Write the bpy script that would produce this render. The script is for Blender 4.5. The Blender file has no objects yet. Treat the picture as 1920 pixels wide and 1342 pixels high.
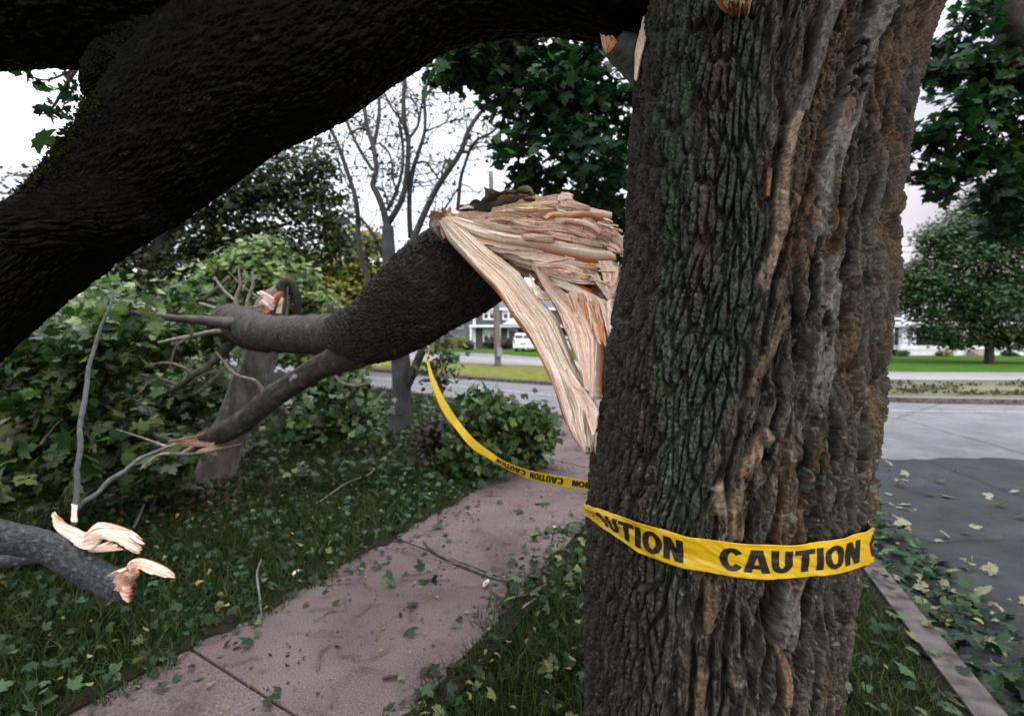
import bpy, math, random
import numpy as np
from mathutils import Vector
sc = bpy.context.scene
COL = sc.collection
PI = math.pi

# ------------------------------------------------------------------ camera, sky, sun, exposure
F_PX, CAM_H = 907.0, 1.5
PITCH = math.radians(-2.59)
cd = bpy.data.cameras.new('camera'); cam = bpy.data.objects.new('camera', cd); COL.objects.link(cam)
cam.location = (0, 0, CAM_H); cam.rotation_euler = (PI/2 + PITCH, 0, 0)
cd.sensor_width = 36.0; cd.lens = F_PX/1920*36.0
cd.clip_start = 0.02; cd.clip_end = 2000
cd.dof.use_dof = True; cd.dof.focus_distance = 1.25; cd.dof.aperture_fstop = 3.0
sc.camera = cam

SUN_EL, SUN_AZ = math.radians(26), math.radians(150)      # azimuth clockwise from +Y: behind the camera, to the right
w = bpy.data.worlds.new('World'); sc.world = w; w.use_nodes = True
wn, wl = w.node_tree.nodes, w.node_tree.links
bg = wn['Background']; bg.inputs['Strength'].default_value = 0.1
sky = wn.new('ShaderNodeTexSky'); sky.sky_type = 'NISHITA'; sky.sun_disc = False
sky.sun_elevation = SUN_EL; sky.sun_rotation = SUN_AZ
tc = wn.new('ShaderNodeTexCoord'); sep = wn.new('ShaderNodeSeparateXYZ'); wl.new(tc.outputs['Generated'], sep.inputs[0])
def wmath(op, a, b=None, clamp=False):
    n = wn.new('ShaderNodeMath'); n.operation = op; n.use_clamp = clamp
    for i, v in enumerate((a, b)):
        if v is None: continue
        if isinstance(v, (int, float)): n.inputs[i].default_value = v
        else: wl.new(v, n.inputs[i])
    return n.outputs[0]
def wmix(f, a, b):
    n = wn.new('ShaderNodeMix'); n.data_type = 'RGBA'
    if isinstance(f, (int, float)): n.inputs[0].default_value = f
    else: wl.new(f, n.inputs[0])
    for i, v in ((6, a), (7, b)):
        if isinstance(v, tuple): n.inputs[i].default_value = (*v, 1)
        else: wl.new(v, n.inputs[i])
    return n.outputs[2]
upz = wmath('MAXIMUM', sep.outputs['Z'], 0.0)
right = wmath('MULTIPLY', wmath('ADD', sep.outputs['X'], -0.28), 2.6, True)           # 1 towards the dusk side
low = wmath('SUBTRACT', 1.0, wmath('MULTIPLY', upz, 2.6, True), True)
pink = wmath('MULTIPLY', right, low, True)
back = wmath('MULTIPLY', wmath('ADD', sep.outputs['Y'], 0.1), -1.6, True)  # extra brightness added to the sky behind the camera, lighting trunk and torn wood
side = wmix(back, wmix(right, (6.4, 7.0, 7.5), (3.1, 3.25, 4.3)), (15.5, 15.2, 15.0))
side = wmix(pink, side, (5.4, 3.7, 3.8))
zen = wmix(wmath('MULTIPLY', wmath('ADD', upz, -0.5), 2.4, True), side, (36.0, 37.0, 39.0))
nz = wn.new('ShaderNodeTexNoise'); nz.inputs['Scale'].default_value = 3.0; nz.inputs['Detail'].default_value = 5
wl.new(tc.outputs['Generated'], nz.inputs['Vector'])
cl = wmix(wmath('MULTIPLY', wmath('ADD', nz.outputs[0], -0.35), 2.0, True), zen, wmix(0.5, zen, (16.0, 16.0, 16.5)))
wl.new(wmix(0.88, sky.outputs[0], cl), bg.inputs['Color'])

sd = bpy.data.lights.new('sun', 'SUN'); sun = bpy.data.objects.new('sun', sd); COL.objects.link(sun)
sd.energy = 0.9; sd.angle = math.radians(14); sd.color = (1.0, 0.91, 0.84)
to_sun = Vector((math.sin(SUN_AZ)*math.cos(SUN_EL), math.cos(SUN_AZ)*math.cos(SUN_EL), math.sin(SUN_EL)))
sun.rotation_euler = to_sun.to_track_quat('Z', 'Y').to_euler(); sun.location = (0, -5, 20)
vs = sc.view_settings; vs.view_transform = 'Standard'; vs.look = 'None'; vs.exposure = 0.9; vs.gamma = 1.0
sc.cycles.use_denoising = True; sc.cycles.use_adaptive_sampling = True; sc.cycles.adaptive_threshold = 0.01
sc.cycles.max_bounces = 6; sc.cycles.transparent_max_bounces = 4

# ------------------------------------------------------------------ surveying: photo pixel -> direction from the tripod
SA, CA = math.sin(PITCH), math.cos(PITCH)
def ray(px, py):
    x = (px - 960)/F_PX; u = -(py - 671)/F_PX
    return np.array([x, CA - u*SA, SA + u*CA])
def P(px, py, d):
    r = ray(px, py); r = r*(d/r[1]); return np.array([r[0], r[1], CAM_H + r[2]])
def G(px, py, z=0.0):
    r = ray(px, py); t = (z - CAM_H)/r[2]; return np.array([r[0]*t, r[1]*t, z])
def proj(V):
    X = V[..., 0]; Y = V[..., 1]; Z = V[..., 2] - CAM_H
    dep = Y*CA + Z*SA; up = -Y*SA + Z*CA
    return 960 + F_PX*X/dep, 671 - F_PX*up/dep
def sz(px, d): return px*d/F_PX

# ------------------------------------------------------------------ numpy noise
def _h(ix, iy, iz, seed):
    h = (ix.astype(np.int64)*374761393 + iy.astype(np.int64)*668265263 + iz.astype(np.int64)*2147483647 + seed*1274126177) & 0xFFFFFFFF
    h = ((h ^ (h >> 13))*1274126177) & 0xFFFFFFFF
    h = ((h ^ (h >> 16))*2246822519) & 0xFFFFFFFF
    return ((h ^ (h >> 15)) & 0xFFFFFF)/float(0x1000000)
def n3(x, y, z, seed=0):
    x, y, z = np.broadcast_arrays(np.asarray(x, float), np.asarray(y, float), np.asarray(z, float))
    xi, yi, zi = np.floor(x), np.floor(y), np.floor(z)
    fx, fy, fz = x - xi, y - yi, z - zi
    fx = fx*fx*(3 - 2*fx); fy = fy*fy*(3 - 2*fy); fz = fz*fz*(3 - 2*fz)
    def c(a, b, d): return _h(xi + a, yi + b, zi + d, seed)
    x00 = c(0,0,0)*(1-fx) + c(1,0,0)*fx; x10 = c(0,1,0)*(1-fx) + c(1,1,0)*fx
    x01 = c(0,0,1)*(1-fx) + c(1,0,1)*fx; x11 = c(0,1,1)*(1-fx) + c(1,1,1)*fx
    return ((x00*(1-fy) + x10*fy)*(1-fz) + (x01*(1-fy) + x11*fy)*fz)*2 - 1
def n2(x, y, seed=0):
    x, y = np.broadcast_arrays(np.asarray(x, float), np.asarray(y, float))
    xi, yi = np.floor(x), np.floor(y)
    fx, fy = x - xi, y - yi
    fx = fx*fx*(3 - 2*fx); fy = fy*fy*(3 - 2*fy); o = np.zeros_like(xi)
    def c(a, b): return _h(xi + a, yi + b, o, seed)
    return ((c(0,0)*(1-fx) + c(1,0)*fx)*(1-fy) + (c(0,1)*(1-fx) + c(1,1)*fx)*fy)*2 - 1
def fbm2(x, y, seed=0, o=4):
    r = 0; a = 0.5
    for i in range(o): r = r + a*n2(x*2**i, y*2**i, seed + i*17); a *= 0.5
    return r
def worley(x, y, seed=0):
    xi, yi = np.floor(x), np.floor(y)
    f1 = np.full(x.shape, 9.0); f2 = np.full(x.shape, 9.0); idr = np.zeros(x.shape); o = np.zeros_like(xi)
    for a in (-1, 0, 1):
        for b in (-1, 0, 1):
            cx, cy = xi + a, yi + b
            d = np.hypot(cx + _h(cx, cy, o, seed) - x, cy + _h(cx, cy, o, seed + 7) - y)
            m = d < f1
            f2 = np.where(m, f1, np.minimum(f2, d)); f1 = np.where(m, d, f1)
            idr = np.where(m, _h(cx, cy, o, seed + 13), idr)
    return f1, f2, idr
def sst(a, b, x):
    t = np.clip((x - a)/(b - a), 0, 1); return t*t*(3 - 2*t)
def catmull(pts, n, per=None):
    """smooth resample of a polyline (k,m) to n points, even in chord length"""
    p = np.asarray(pts, float)
    if len(p) == 2:
        t = np.linspace(0, 1, n)[:, None]; return p[0]*(1-t) + p[1]*t
    q = np.vstack([2*p[0] - p[1], p, 2*p[-1] - p[-2]])
    d = np.concatenate([[0], np.cumsum(np.linalg.norm(np.diff(p[:, :3], axis=0), axis=1))])
    s = np.linspace(0, d[-1], n); i = np.clip(np.searchsorted(d, s, side='right') - 1, 0, len(p) - 2)
    t = ((s - d[i])/np.maximum(d[i+1] - d[i], 1e-9))[:, None]
    a, b, c, e = q[i], q[i+1], q[i+2], q[i+3]
    return 0.5*((2*b) + (-a + c)*t + (2*a - 5*b + 4*c - e)*t*t + (-a + 3*b - 3*c + e)*t**3)

# ------------------------------------------------------------------ mesh helpers
def mesh(name, V, Fs, col=None, smooth=True):
    """Fs: list of (m,k) index arrays"""
    V = np.ascontiguousarray(V, dtype=np.float32)
    Fs = [np.asarray(f, dtype=np.int32) for f in Fs if len(f)]
    me = bpy.data.meshes.new(name)
    me.vertices.add(len(V)); me.vertices.foreach_set('co', V.ravel())
    loops = np.concatenate([f.ravel() for f in Fs]); tot = np.concatenate([np.full(len(f), f.shape[1], np.int32) for f in Fs])
    start = np.concatenate([[0], np.cumsum(tot)[:-1]]).astype(np.int32)
    me.loops.add(len(loops)); me.loops.foreach_set('vertex_index', loops)
    me.polygons.add(len(tot)); me.polygons.foreach_set('loop_start', start); me.polygons.foreach_set('loop_total', tot)
    me.polygons.foreach_set('use_smooth', np.full(len(tot), smooth, dtype=bool))
    if col is not None:
        a = me.color_attributes.new('Col', 'FLOAT_COLOR', 'POINT')
        c = np.ones((len(V), 4), np.float32); c[:, :3] = col; a.data.foreach_set('color', c.ravel())
    me.update(calc_edges=True); me.validate()
    return me
def obj(name, me, mat, parent=None):
    o = bpy.data.objects.new(name, me); COL.objects.link(o)
    if mat is not None: me.materials.clear(); me.materials.append(mat)
    if parent is not None:
        q, wl_ = parent, Vector((0, 0, 0))
        while q is not None: wl_ += Vector(q.location); q = q.parent
        o.parent = parent; o.location = -wl_                          # meshes are built in world space
    return o
def mk(name, V, Fs, mat, parent=None, col=None, smooth=True):
    return obj(name, mesh(name, V, Fs, col, smooth), mat, parent)
def tag(o, label, cat, group=None):
    o['label'] = label; o['category'] = cat
    if group: o['group'] = group
    return o
def kind(o, k): o['kind'] = k; return o
def empty(name, loc, label, cat, group=None):
    o = bpy.data.objects.new(name, None); COL.objects.link(o); o.location = tuple(float(v) for v in loc); o.empty_display_size = 0.1
    return tag(o, label, cat, group)
def join(parts):
    """parts: list of (V, Fs) or (V, Fs, col)"""
    Vs, out, cs, n = [], [], [], 0
    for p in parts:
        Vs.append(p[0]); out += [np.asarray(f) + n for f in p[1]]; n += len(p[0])
        if len(p) > 2: cs.append(np.broadcast_to(p[2], (len(p[0]), 3)))
    return np.vstack(Vs), out, (np.vstack(cs) if cs else None)
def grid_faces(nu, nv, wrap=False):
    i = np.arange(nu - 1)[:, None]; j = np.arange(nv if wrap else nv - 1)[None, :]
    j2 = (j + 1) % nv
    return np.stack([i*nv + j, i*nv + j2, (i+1)*nv + j2, (i+1)*nv + j], -1).reshape(-1, 4)
def box(x0, x1, y0, y1, z0, z1):
    V = np.array([[x, y, z] for x in (x0, x1) for y in (y0, y1) for z in (z0, z1)], float)
    return V, [np.array([[0,1,3,2],[4,6,7,5],[0,4,5,1],[2,3,7,6],[0,2,6,4],[1,5,7,3]])]
def frames(C):
    T = np.gradient(C, axis=0); T /= np.linalg.norm(T, axis=1)[:, None] + 1e-12
    up = np.array([0, 0, 1.0]) if abs(T[0][2]) < 0.9 else np.array([0, -1.0, 0])
    N = np.zeros_like(T); n = np.cross(np.cross(T[0], up), T[0]); n /= np.linalg.norm(n)
    for i in range(len(T)):
        n = n - T[i]*np.dot(n, T[i]); n /= np.linalg.norm(n) + 1e-12; N[i] = n
    return T, N, np.cross(T, N)
def tube(pts, rad, nu, nv, disp=None, cap=True):
    """pts (k,3), rad (k) -> smooth tube; disp(arc, length, i, j) adds to the radius"""
    A = catmull(np.column_stack([pts, rad]), nu); C, R = A[:, :3], np.maximum(A[:, 3], 1e-4)
    T, N, B = frames(C)
    th = np.linspace(0, 2*PI, nv, endpoint=False)
    L = np.concatenate([[0], np.cumsum(np.linalg.norm(np.diff(C, axis=0), axis=1))])
    r = np.repeat(R[:, None], nv, 1)
    if disp is not None: r = r + disp(R[:, None]*th[None, :], np.repeat(L[:, None], nv, 1), th[None, :], R[:, None])
    V = C[:, None] + r[..., None]*(np.cos(th)[None, :, None]*N[:, None] + np.sin(th)[None, :, None]*B[:, None])
    V = V.reshape(-1, 3); Fs = [grid_faces(nu, nv, True)]
    if cap:
        V = np.vstack([V, C[0], C[-1]]); a = len(V) - 2; j = np.arange(nv); j2 = (j+1) % nv
        Fs.append(np.stack([np.full(nv, a), j2, j], -1)); o = (nu-1)*nv
        Fs.append(np.stack([np.full(nv, a+1), o + j, o + j2], -1))
    return V, Fs
def pxtube(pl, nu, nv, disp=None):
    """pl: (px, py, depth, radius in px)"""
    return tube(np.array([P(a, b, d) for a, b, d, r in pl]), np.array([sz(r, d) for a, b, d, r in pl]), nu, nv, disp)
def barkdisp(amp, sc_=1.0, seed=0, lump=0.0):
    def f(arc, L, th, R):
        aw = arc + 0.010*sc_*n2(L*9, np.sin(th)*3, seed)
        x = np.cos(th)*R/(0.018*sc_) + 0*L; y = np.sin(th)*R/(0.018*sc_) + 0*L
        a = n3(x, y, L/(0.07*sc_), seed); b = n3(x*2.1, y*2.1, L/(0.03*sc_), seed + 3); c = n3(x*4.5, y*4.5, L/(0.012*sc_), seed + 5)
        d = amp*(-np.abs(a)*0.9 - 0.5*np.abs(b) + 0.3*c + 0.5)
        if lump: d = d + lump*n3(np.cos(th)*1.3, np.sin(th)*1.3, L*4, seed + 9)*R
        return d
    return f

# ------------------------------------------------------------------ leaves
def leaf_maple():
    h = [(0,0),(.16,-.07),(.30,.06),(.50,.08),(.41,.20),(.58,.36),(.62,.50),(.44,.46),(.36,.50),(.22,.48),(.25,.66),(.20,.78),(.10,.80),(0,1.02)]
    V = [(0, .34, 0)]; n = len(h)
    for s in (1, -1):
        for x, y in h: V.append((s*x, y, 0.22*abs(x) - 0.10*max(0, y - .4)**2*2 - 0.25*x*x*2))
    Fs = [(0, 1 + i, 2 + i) for i in range(n - 1)] + [(0, 1 + n + i + 1, 1 + n + i) for i in range(n - 1)]
    return np.array(V, float), np.array(Fs)
def leaf_mid():
    h = [(0,0),(.34,.02),(.34,.2),(.60,.48),(.28,.5),(.22,.78),(0,1.02)]
    V = [(0, .34, 0)]; n = len(h)
    for s in (1, -1):
        for x, y in h: V.append((s*x, y, 0.2*abs(x) - 0.3*x*x*2))
    Fs = [(0, 1 + i, 2 + i) for i in range(n - 1)] + [(0, 1 + n + i + 1, 1 + n + i) for i in range(n - 1)]
    return np.array(V, float), np.array(Fs)
def leaf_far():
    return np.array([(0,0,0),(.42,.45,.12),(0,1,0),(-.42,.45,.12)], float), np.array([(0,1,2),(0,2,3)])
def leaf_key():      # curled yellow maple key
    V = []; 
    for i in range(7):
        t = i/6; wd = 0.10 + 0.16*math.sin(PI*t)**.7 if i < 6 else 0.05
        x = 0.35*math.sin(t*2.6); V += [(x - wd, t, 0.12*math.sin(PI*t)), (x + wd, t, 0.12*math.sin(PI*t) + .05)]
    return np.array(V, float), np.array([(2*i, 2*i+1, 2*i+3, 2*i+2) for i in range(6)])
LEAF = {'maple': leaf_maple(), 'mid': leaf_mid(), 'far': leaf_far(), 'key': leaf_key()}
def scatter(kind_, pos, size, normal, rng):
    """leaves at pos (n,3) facing normal (n,3)"""
    bv, bf = LEAF[kind_]; n = len(pos)
    nr = normal/(np.linalg.norm(normal, axis=1)[:, None] + 1e-9)
    a = rng.normal(size=(n, 3)); t = a - nr*(a*nr).sum(1)[:, None]; t /= np.linalg.norm(t, axis=1)[:, None] + 1e-9
    b = np.cross(t, nr)
    curl = rng.uniform(-0.4, 1.6, n)[:, None]
    V = (b[:, None]*bv[None, :, 0, None] + t[:, None]*bv[None, :, 1, None] + nr[:, None]*(bv[None, :, 2]*curl)[..., None])*size[:, None, None] + pos[:, None]
    Fz = bf[None] + (np.arange(n)*len(bv))[:, None, None]
    return V.reshape(-1, 3), [Fz.reshape(-1, bf.shape[1])]
def clump_leaves(clumps, n, size, kind_, seed, droop=0.5, flat=0.8, hollow=0.35, vary=0.35):
    """clumps: (center3, radius); leaves spread through each ellipsoid, in sub-tufts"""
    rng = np.random.default_rng(seed)
    wgt = np.array([c[1]**2 for c in clumps]); wgt = wgt/wgt.sum()
    cs = np.array([c[0] for c in clumps]); rs = np.array([c[1] for c in clumps])
    nt = max(4, n//14); idx = rng.choice(len(clumps), nt, p=wgt)
    d = rng.normal(size=(nt, 3)); d /= np.linalg.norm(d, axis=1)[:, None]
    rr = rng.uniform(hollow**3, 1.15, nt)**(1/3)
    tc_ = cs[idx] + d*rr[:, None]*rs[idx][:, None]*np.array([1, 1, flat])
    k = rng.choice(nt, n); tr = rs[idx][k]*0.16 + size*0.8
    pos = tc_[k] + rng.normal(size=(n, 3))*tr[:, None]*np.array([.7, .7, .42])
    nor = rng.normal(size=(n, 3))*droop + np.array([0, -0.15, 1.0]) + 0.5*d[k]
    return scatter(kind_, pos, size*rng.uniform(1 - vary, 1 + vary, n), nor, rng)

# ------------------------------------------------------------------ materials
def newmat(name):
    m = bpy.data.materials.new(name); m.use_nodes = True; nt = m.node_tree
    return m, nt, nt.nodes, nt.links, nt.nodes['Principled BSDF']
def nnode(ns, t, **kw):
    n = ns.new(t)
    for k, v in kw.items():
        if k in n.inputs: n.inputs[k].default_value = v
        else: setattr(n, k, v)
    return n
def ramp(ns, stops):
    r = ns.new('ShaderNodeValToRGB'); e = r.color_ramp.elements
    while len(e) < len(stops): e.new(0.5)
    for i, (p, c) in enumerate(stops): e[i].position = p; e[i].color = (*c, 1)
    return r
def noise_mat(name, stops, scale=8, detail=6, rough=0.85, bump=0.3, bscale=60, dist=0.02, spec=0.3, stretch=(1,1,1), distort=0.0, metal=0.0):
    m, nt, ns, ls, b = newmat(name)
    t = ns.new('ShaderNodeTexCoord'); mp = ns.new('ShaderNodeMapping'); mp.inputs['Scale'].default_value = stretch
    ls.new(t.outputs['Object'], mp.inputs[0])
    n = nnode(ns, 'ShaderNodeTexNoise', Scale=scale, Detail=detail, Distortion=distort); ls.new(mp.outputs[0], n.inputs['Vector'])
    r = ramp(ns, stops); ls.new(n.outputs[0], r.inputs[0]); ls.new(r.outputs[0], b.inputs['Base Color'])
    if bump:
        n2_ = nnode(ns, 'ShaderNodeTexNoise', Scale=bscale, Detail=6); ls.new(mp.outputs[0], n2_.inputs['Vector'])
        bp = nnode(ns, 'ShaderNodeBump', Strength=bump, Distance=dist); ls.new(n2_.outputs[0], bp.inputs['Height']); ls.new(bp.outputs[0], b.inputs['Normal'])
    b.inputs['Roughness'].default_value = rough; b.inputs['Specular IOR Level'].default_value = spec; b.inputs['Metallic'].default_value = metal
    return m
def attr_mat(name, rough=0.75, spec=0.35, nscale=180, bump=0.35, dist=0.003, vary=0.35):
    m, nt, ns, ls, b = newmat(name)
    a = nnode(ns, 'ShaderNodeVertexColor', layer_name='Col'); t = ns.new('ShaderNodeTexCoord')
    n = nnode(ns, 'ShaderNodeTexNoise', Scale=nscale, Detail=5); ls.new(t.outputs['Object'], n.inputs['Vector'])
    r = ramp(ns, [(0.25, (1 - vary,)*3), (0.75, (1 + vary,)*3)]); ls.new(n.outputs[0], r.inputs[0])
    mx = ns.new('ShaderNodeMix'); mx.data_type = 'RGBA'; mx.blend_type = 'MULTIPLY'; mx.inputs[0].default_value = 1
    ls.new(a.outputs[0], mx.inputs[6]); ls.new(r.outputs[0], mx.inputs[7]); ls.new(mx.outputs[2], b.inputs['Base Color'])
    bp = nnode(ns, 'ShaderNodeBump', Strength=bump, Distance=dist); ls.new(n.outputs[0], bp.inputs['Height']); ls.new(bp.outputs[0], b.inputs['Normal'])
    b.inputs['Roughness'].default_value = rough; b.inputs['Specular IOR Level'].default_value = spec
    return m
def leaf_mat(name, stops, trans=0.35, rough=0.45, spec=0.4):
    m, nt, ns, ls, b = newmat(name)
    g = ns.new('ShaderNodeNewGeometry'); r = ramp(ns, stops); ls.new(g.outputs['Random Per Island'], r.inputs[0])
    t = ns.new('ShaderNodeTexCoord'); n = nnode(ns, 'ShaderNodeTexNoise', Scale=25, Detail=3); ls.new(t.outputs['Object'], n.inputs['Vector'])
    r2 = ramp(ns, [(0.3, (0.7,)*3), (0.7, (1.25,)*3)]); ls.new(n.outputs[0], r2.inputs[0])
    mx = ns.new('ShaderNodeMix'); mx.data_type = 'RGBA'; mx.blend_type = 'MULTIPLY'; mx.inputs[0].default_value = 1
    ls.new(r.outputs[0], mx.inputs[6]); ls.new(r2.outputs[0], mx.inputs[7]); ls.new(mx.outputs[2], b.inputs['Base Color'])
    b.inputs['Roughness'].default_value = rough; b.inputs['Specular IOR Level'].default_value = spec
    tr = ns.new('ShaderNodeBsdfTranslucent'); ls.new(mx.outputs[2], tr.inputs['Color'])
    ms = ns.new('ShaderNodeMixShader'); ms.inputs[0].default_value = trans
    ls.new(b.outputs[0], ms.inputs[1]); ls.new(tr.outputs[0], ms.inputs[2]); ls.new(ms.outputs[0], ns['Material Output'].inputs[0])
    return m
def flat(name, c, rough=0.5, spec=0.5, metal=0.0, bump=0.1, bscale=40, dist=0.004, var=0.12):
    return noise_mat(name, [(0.3, tuple(v*(1-var) for v in c)), (0.7, tuple(v*(1+var) for v in c))], scale=6, rough=rough, bump=bump, bscale=bscale, dist=dist, spec=spec, metal=metal)

M = {}
M['trunk'] = attr_mat('trunk_bark', 0.72, 0.35, 160, 0.5, 0.003, 0.4)
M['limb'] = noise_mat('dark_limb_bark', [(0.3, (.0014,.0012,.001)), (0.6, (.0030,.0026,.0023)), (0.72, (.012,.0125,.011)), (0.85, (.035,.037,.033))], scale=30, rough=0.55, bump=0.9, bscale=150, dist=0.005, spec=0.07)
M['bark'] = noise_mat('grey_brown_bark', [(0.3, (.034,.027,.022)), (0.5, (.066,.053,.045)), (0.75, (.125,.105,.092))], scale=14, rough=0.8, bump=0.5, bscale=70, dist=0.006)
M['darkbark'] = noise_mat('dark_ridged_bark', [(0.3, (.009,.0075,.006)), (0.6, (.022,.019,.0155)), (0.78, (.066,.056,.047))], scale=18, rough=0.8, bump=0.7, bscale=60, dist=0.01)
M['greybark'] = noise_mat('smooth_grey_bark', [(0.3, (.075,.075,.072)), (0.6, (.13,.13,.125)), (0.8, (.20,.20,.19))], scale=10, rough=0.85, bump=0.4, bscale=50, dist=0.006)
M['logbark'] = noise_mat('blue_grey_log_bark', [(0.35, (.014,.016,.018)), (0.6, (.045,.051,.057)), (0.75, (.13,.145,.16))], scale=45, rough=0.7, bump=0.7, bscale=60, dist=0.008)
M['stembark'] = noise_mat('bare_stem_bark', [(0.3, (.026,.0255,.026)), (0.7, (.062,.061,.063))], scale=5, rough=0.85, bump=0.3, bscale=30)
M['wood'] = attr_mat('torn_wood', 0.65, 0.25, 90, 0.35, 0.003, 0.12)
M['snagbark'] = noise_mat('pale_snag_bark', [(0.3, (.075,.060,.052)), (0.5, (.13,.105,.094)), (0.75, (.20,.17,.155))], scale=14, rough=0.85, bump=0.6, bscale=60, dist=0.008, stretch=(1,1,.35))
M['midbark'] = noise_mat('mid_brown_bark', [(0.3, (.016,.013,.010)), (0.55, (.034,.028,.023)), (0.78, (.085,.071,.060))], scale=20, rough=0.8, bump=0.6, bscale=60, dist=0.008)
M['moss'] = leaf_mat('moss', [(0, (.006,.009,.003)), (.6, (.016,.019,.004)), (1, (.035,.034,.008))], 0.15, 0.9, 0.1)
M['leaf'] = leaf_mat('maple_leaf', [(0, (.008,.023,.005)), (.4, (.020,.053,.009)), (.72, (.050,.105,.020)), (.9, (.105,.165,.045)), (1, (.19,.24,.10))], 0.35, 0.40, 0.4)  # palest tones stand in for bright highlights on the leaves
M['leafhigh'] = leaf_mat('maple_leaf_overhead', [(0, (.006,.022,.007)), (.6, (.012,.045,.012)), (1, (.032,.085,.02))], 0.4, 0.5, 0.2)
M['litter'] = leaf_mat('ground_leaf', [(0, (.005,.017,.005)), (.45, (.010,.034,.009)), (.75, (.022,.058,.018)), (.92, (.075,.125,.055)), (1, (.17,.165,.05))], 0.2, 0.5, 0.28)
M['paleleaf'] = leaf_mat('pale_leaf', [(0, (.065,.12,.026)), (.6, (.13,.205,.058)), (1, (.26,.31,.13))], 0.35, 0.5, 0.4)
M['yellowleaf'] = leaf_mat('yellowing_leaf', [(0, (.055,.095,.016)), (.5, (.14,.165,.030)), (1, (.32,.26,.05))], 0.4, 0.5, 0.3)
M['darkleaf'] = leaf_mat('dark_tree_leaf', [(0, (.010,.022,.007)), (.6, (.026,.044,.013)), (1, (.062,.068,.022))], 0.35, 0.5, 0.3)
M['deadleaf'] = leaf_mat('dead_leaf', [(0, (.016,.010,.007)), (.6, (.036,.022,.014)), (1, (.08,.05,.026))], 0.2, 0.6, 0.2)
M['treeleaf'] = leaf_mat('street_tree_leaf', [(0, (.010,.030,.009)), (.5, (.022,.060,.016)), (1, (.06,.095,.03))], 0.3, 0.5, 0.3)
M['key'] = leaf_mat('maple_key', [(0, (.15,.15,.045)), (.5, (.22,.20,.065)), (1, (.26,.23,.12))], 0.3, 0.5, 0.3)
M['dryleaf'] = leaf_mat('dry_leaf', [(0, (.10,.11,.06)), (.5, (.20,.20,.12)), (1, (.32,.30,.20))], 0.2, 0.55, 0.3)
M['grass'] = leaf_mat('grass_blade', [(0, (.011,.028,.005)), (.6, (.024,.056,.010)), (1, (.065,.09,.022))], 0.3, 0.5, 0.2)
M['twig'] = noise_mat('twig_bark', [(0.3, (.05,.04,.034)), (0.7, (.12,.10,.088))], scale=30, rough=0.8, bump=0.4, bscale=120, dist=0.003)
M['paletwig'] = noise_mat('pale_twig_bark', [(0.3, (.16,.125,.11)), (0.7, (.30,.25,.22))], scale=30, rough=0.75, bump=0.4, bscale=120, dist=0.003)
M['greytwig'] = noise_mat('grey_twig_bark', [(0.3, (.07,.08,.082)), (0.7, (.16,.175,.18))], scale=40, rough=0.75, bump=0.4, bscale=120, dist=0.003)
M['tape'] = noise_mat('yellow_plastic_tape', [(0.3, (.50,.305,.004)), (0.7, (.60,.38,.008))], scale=3, rough=0.38, bump=0.25, bscale=30, dist=0.004, spec=0.5)
M['ink'] = flat('black_print', (.010,.009,.009), 0.5, 0.4, 0, 0.05)
M['white'] = flat('white_paint', (.52,.53,.57), 0.55, 0.3, 0, 0.05)
M['siding'] = noise_mat('dark_grey_siding', [(0.3, (.038,.042,.046)), (0.7, (.05,.055,.06))], scale=3, rough=0.7, bump=0.2, bscale=8)
M['siding2'] = noise_mat('blue_grey_siding', [(0.3, (.16,.17,.21)), (0.7, (.19,.20,.24))], scale=3, rough=0.7, bump=0.2, bscale=8)
M['roof'] = noise_mat('roof_shingle', [(0.3, (.06,.07,.09)), (0.7, (.10,.11,.14))], scale=12, rough=0.9, bump=0.4, bscale=30)
M['pane'] = flat('window_glass', (.03,.035,.042), 0.12, 0.6, 0, 0.0)
M['stone'] = flat('step_stone', (.26,.22,.215), 0.9, 0.2, 0, 0.3)
M['carpaint'] = flat('white_car_paint', (.50,.52,.56), 0.3, 0.5, 0, 0.0)
M['carpaint2'] = flat('silver_car_paint', (.35,.37,.40), 0.3, 0.5, 0.3, 0.0)
M['rubber'] = flat('tyre_rubber', (.02,.02,.02), 0.85, 0.2)
M['redglass'] = flat('tail_lamp', (.25,.02,.02), 0.2, 0.6, 0, 0)
M['pole'] = noise_mat('weathered_pole_wood', [(0.3, (.085,.07,.068)), (0.7, (.16,.135,.13))], scale=9, rough=0.9, bump=0.5, bscale=20, stretch=(6,6,.4))
M['wire'] = flat('black_wire', (.03,.03,.032), 0.6, 0.3)

# ------------------------------------------------------------------ the setting
def ribbon(left, right, n, z_top, z_bot=None):
    """slab between two plan polylines"""
    L = catmull(left, n); R = catmull(right, n)
    L = np.column_stack([L[:, :2], np.full(n, z_top)]); R = np.column_stack([R[:, :2], np.full(n, z_top)])
    V = np.stack([L, R], 1).reshape(-1, 3); Fs = [grid_faces(n, 2)[:, ::-1]]
    if z_bot is not None:
        B = V.copy(); B[:, 2] = z_bot; k = len(V); V = np.vstack([V, B]); i = np.arange(n - 1)
        Fs.append(np.stack([2*i, 2*i+2, k+2*i+2, k+2*i], -1)); Fs.append(np.stack([2*i+1, k+2*i+1, k+2*i+3, 2*i+3], -1))
        Fs.append(np.array([[0, k, k+1, 1], [2*n-2, 2*n-1, k+2*n-1, k+2*n-2]]))
    return V, Fs
def sheet(poly, z, zb=None):
    p = np.array([(x, y, z) for x, y in poly], float); Fs = [np.arange(len(p))[None]]
    if zb is not None:
        k = len(p); q = p.copy(); q[:, 2] = zb; p = np.vstack([p, q]); i = np.arange(k); j = (i + 1) % k
        Fs.append(np.stack([i, i + k, j + k, j], -1))
    return p, Fs
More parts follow.
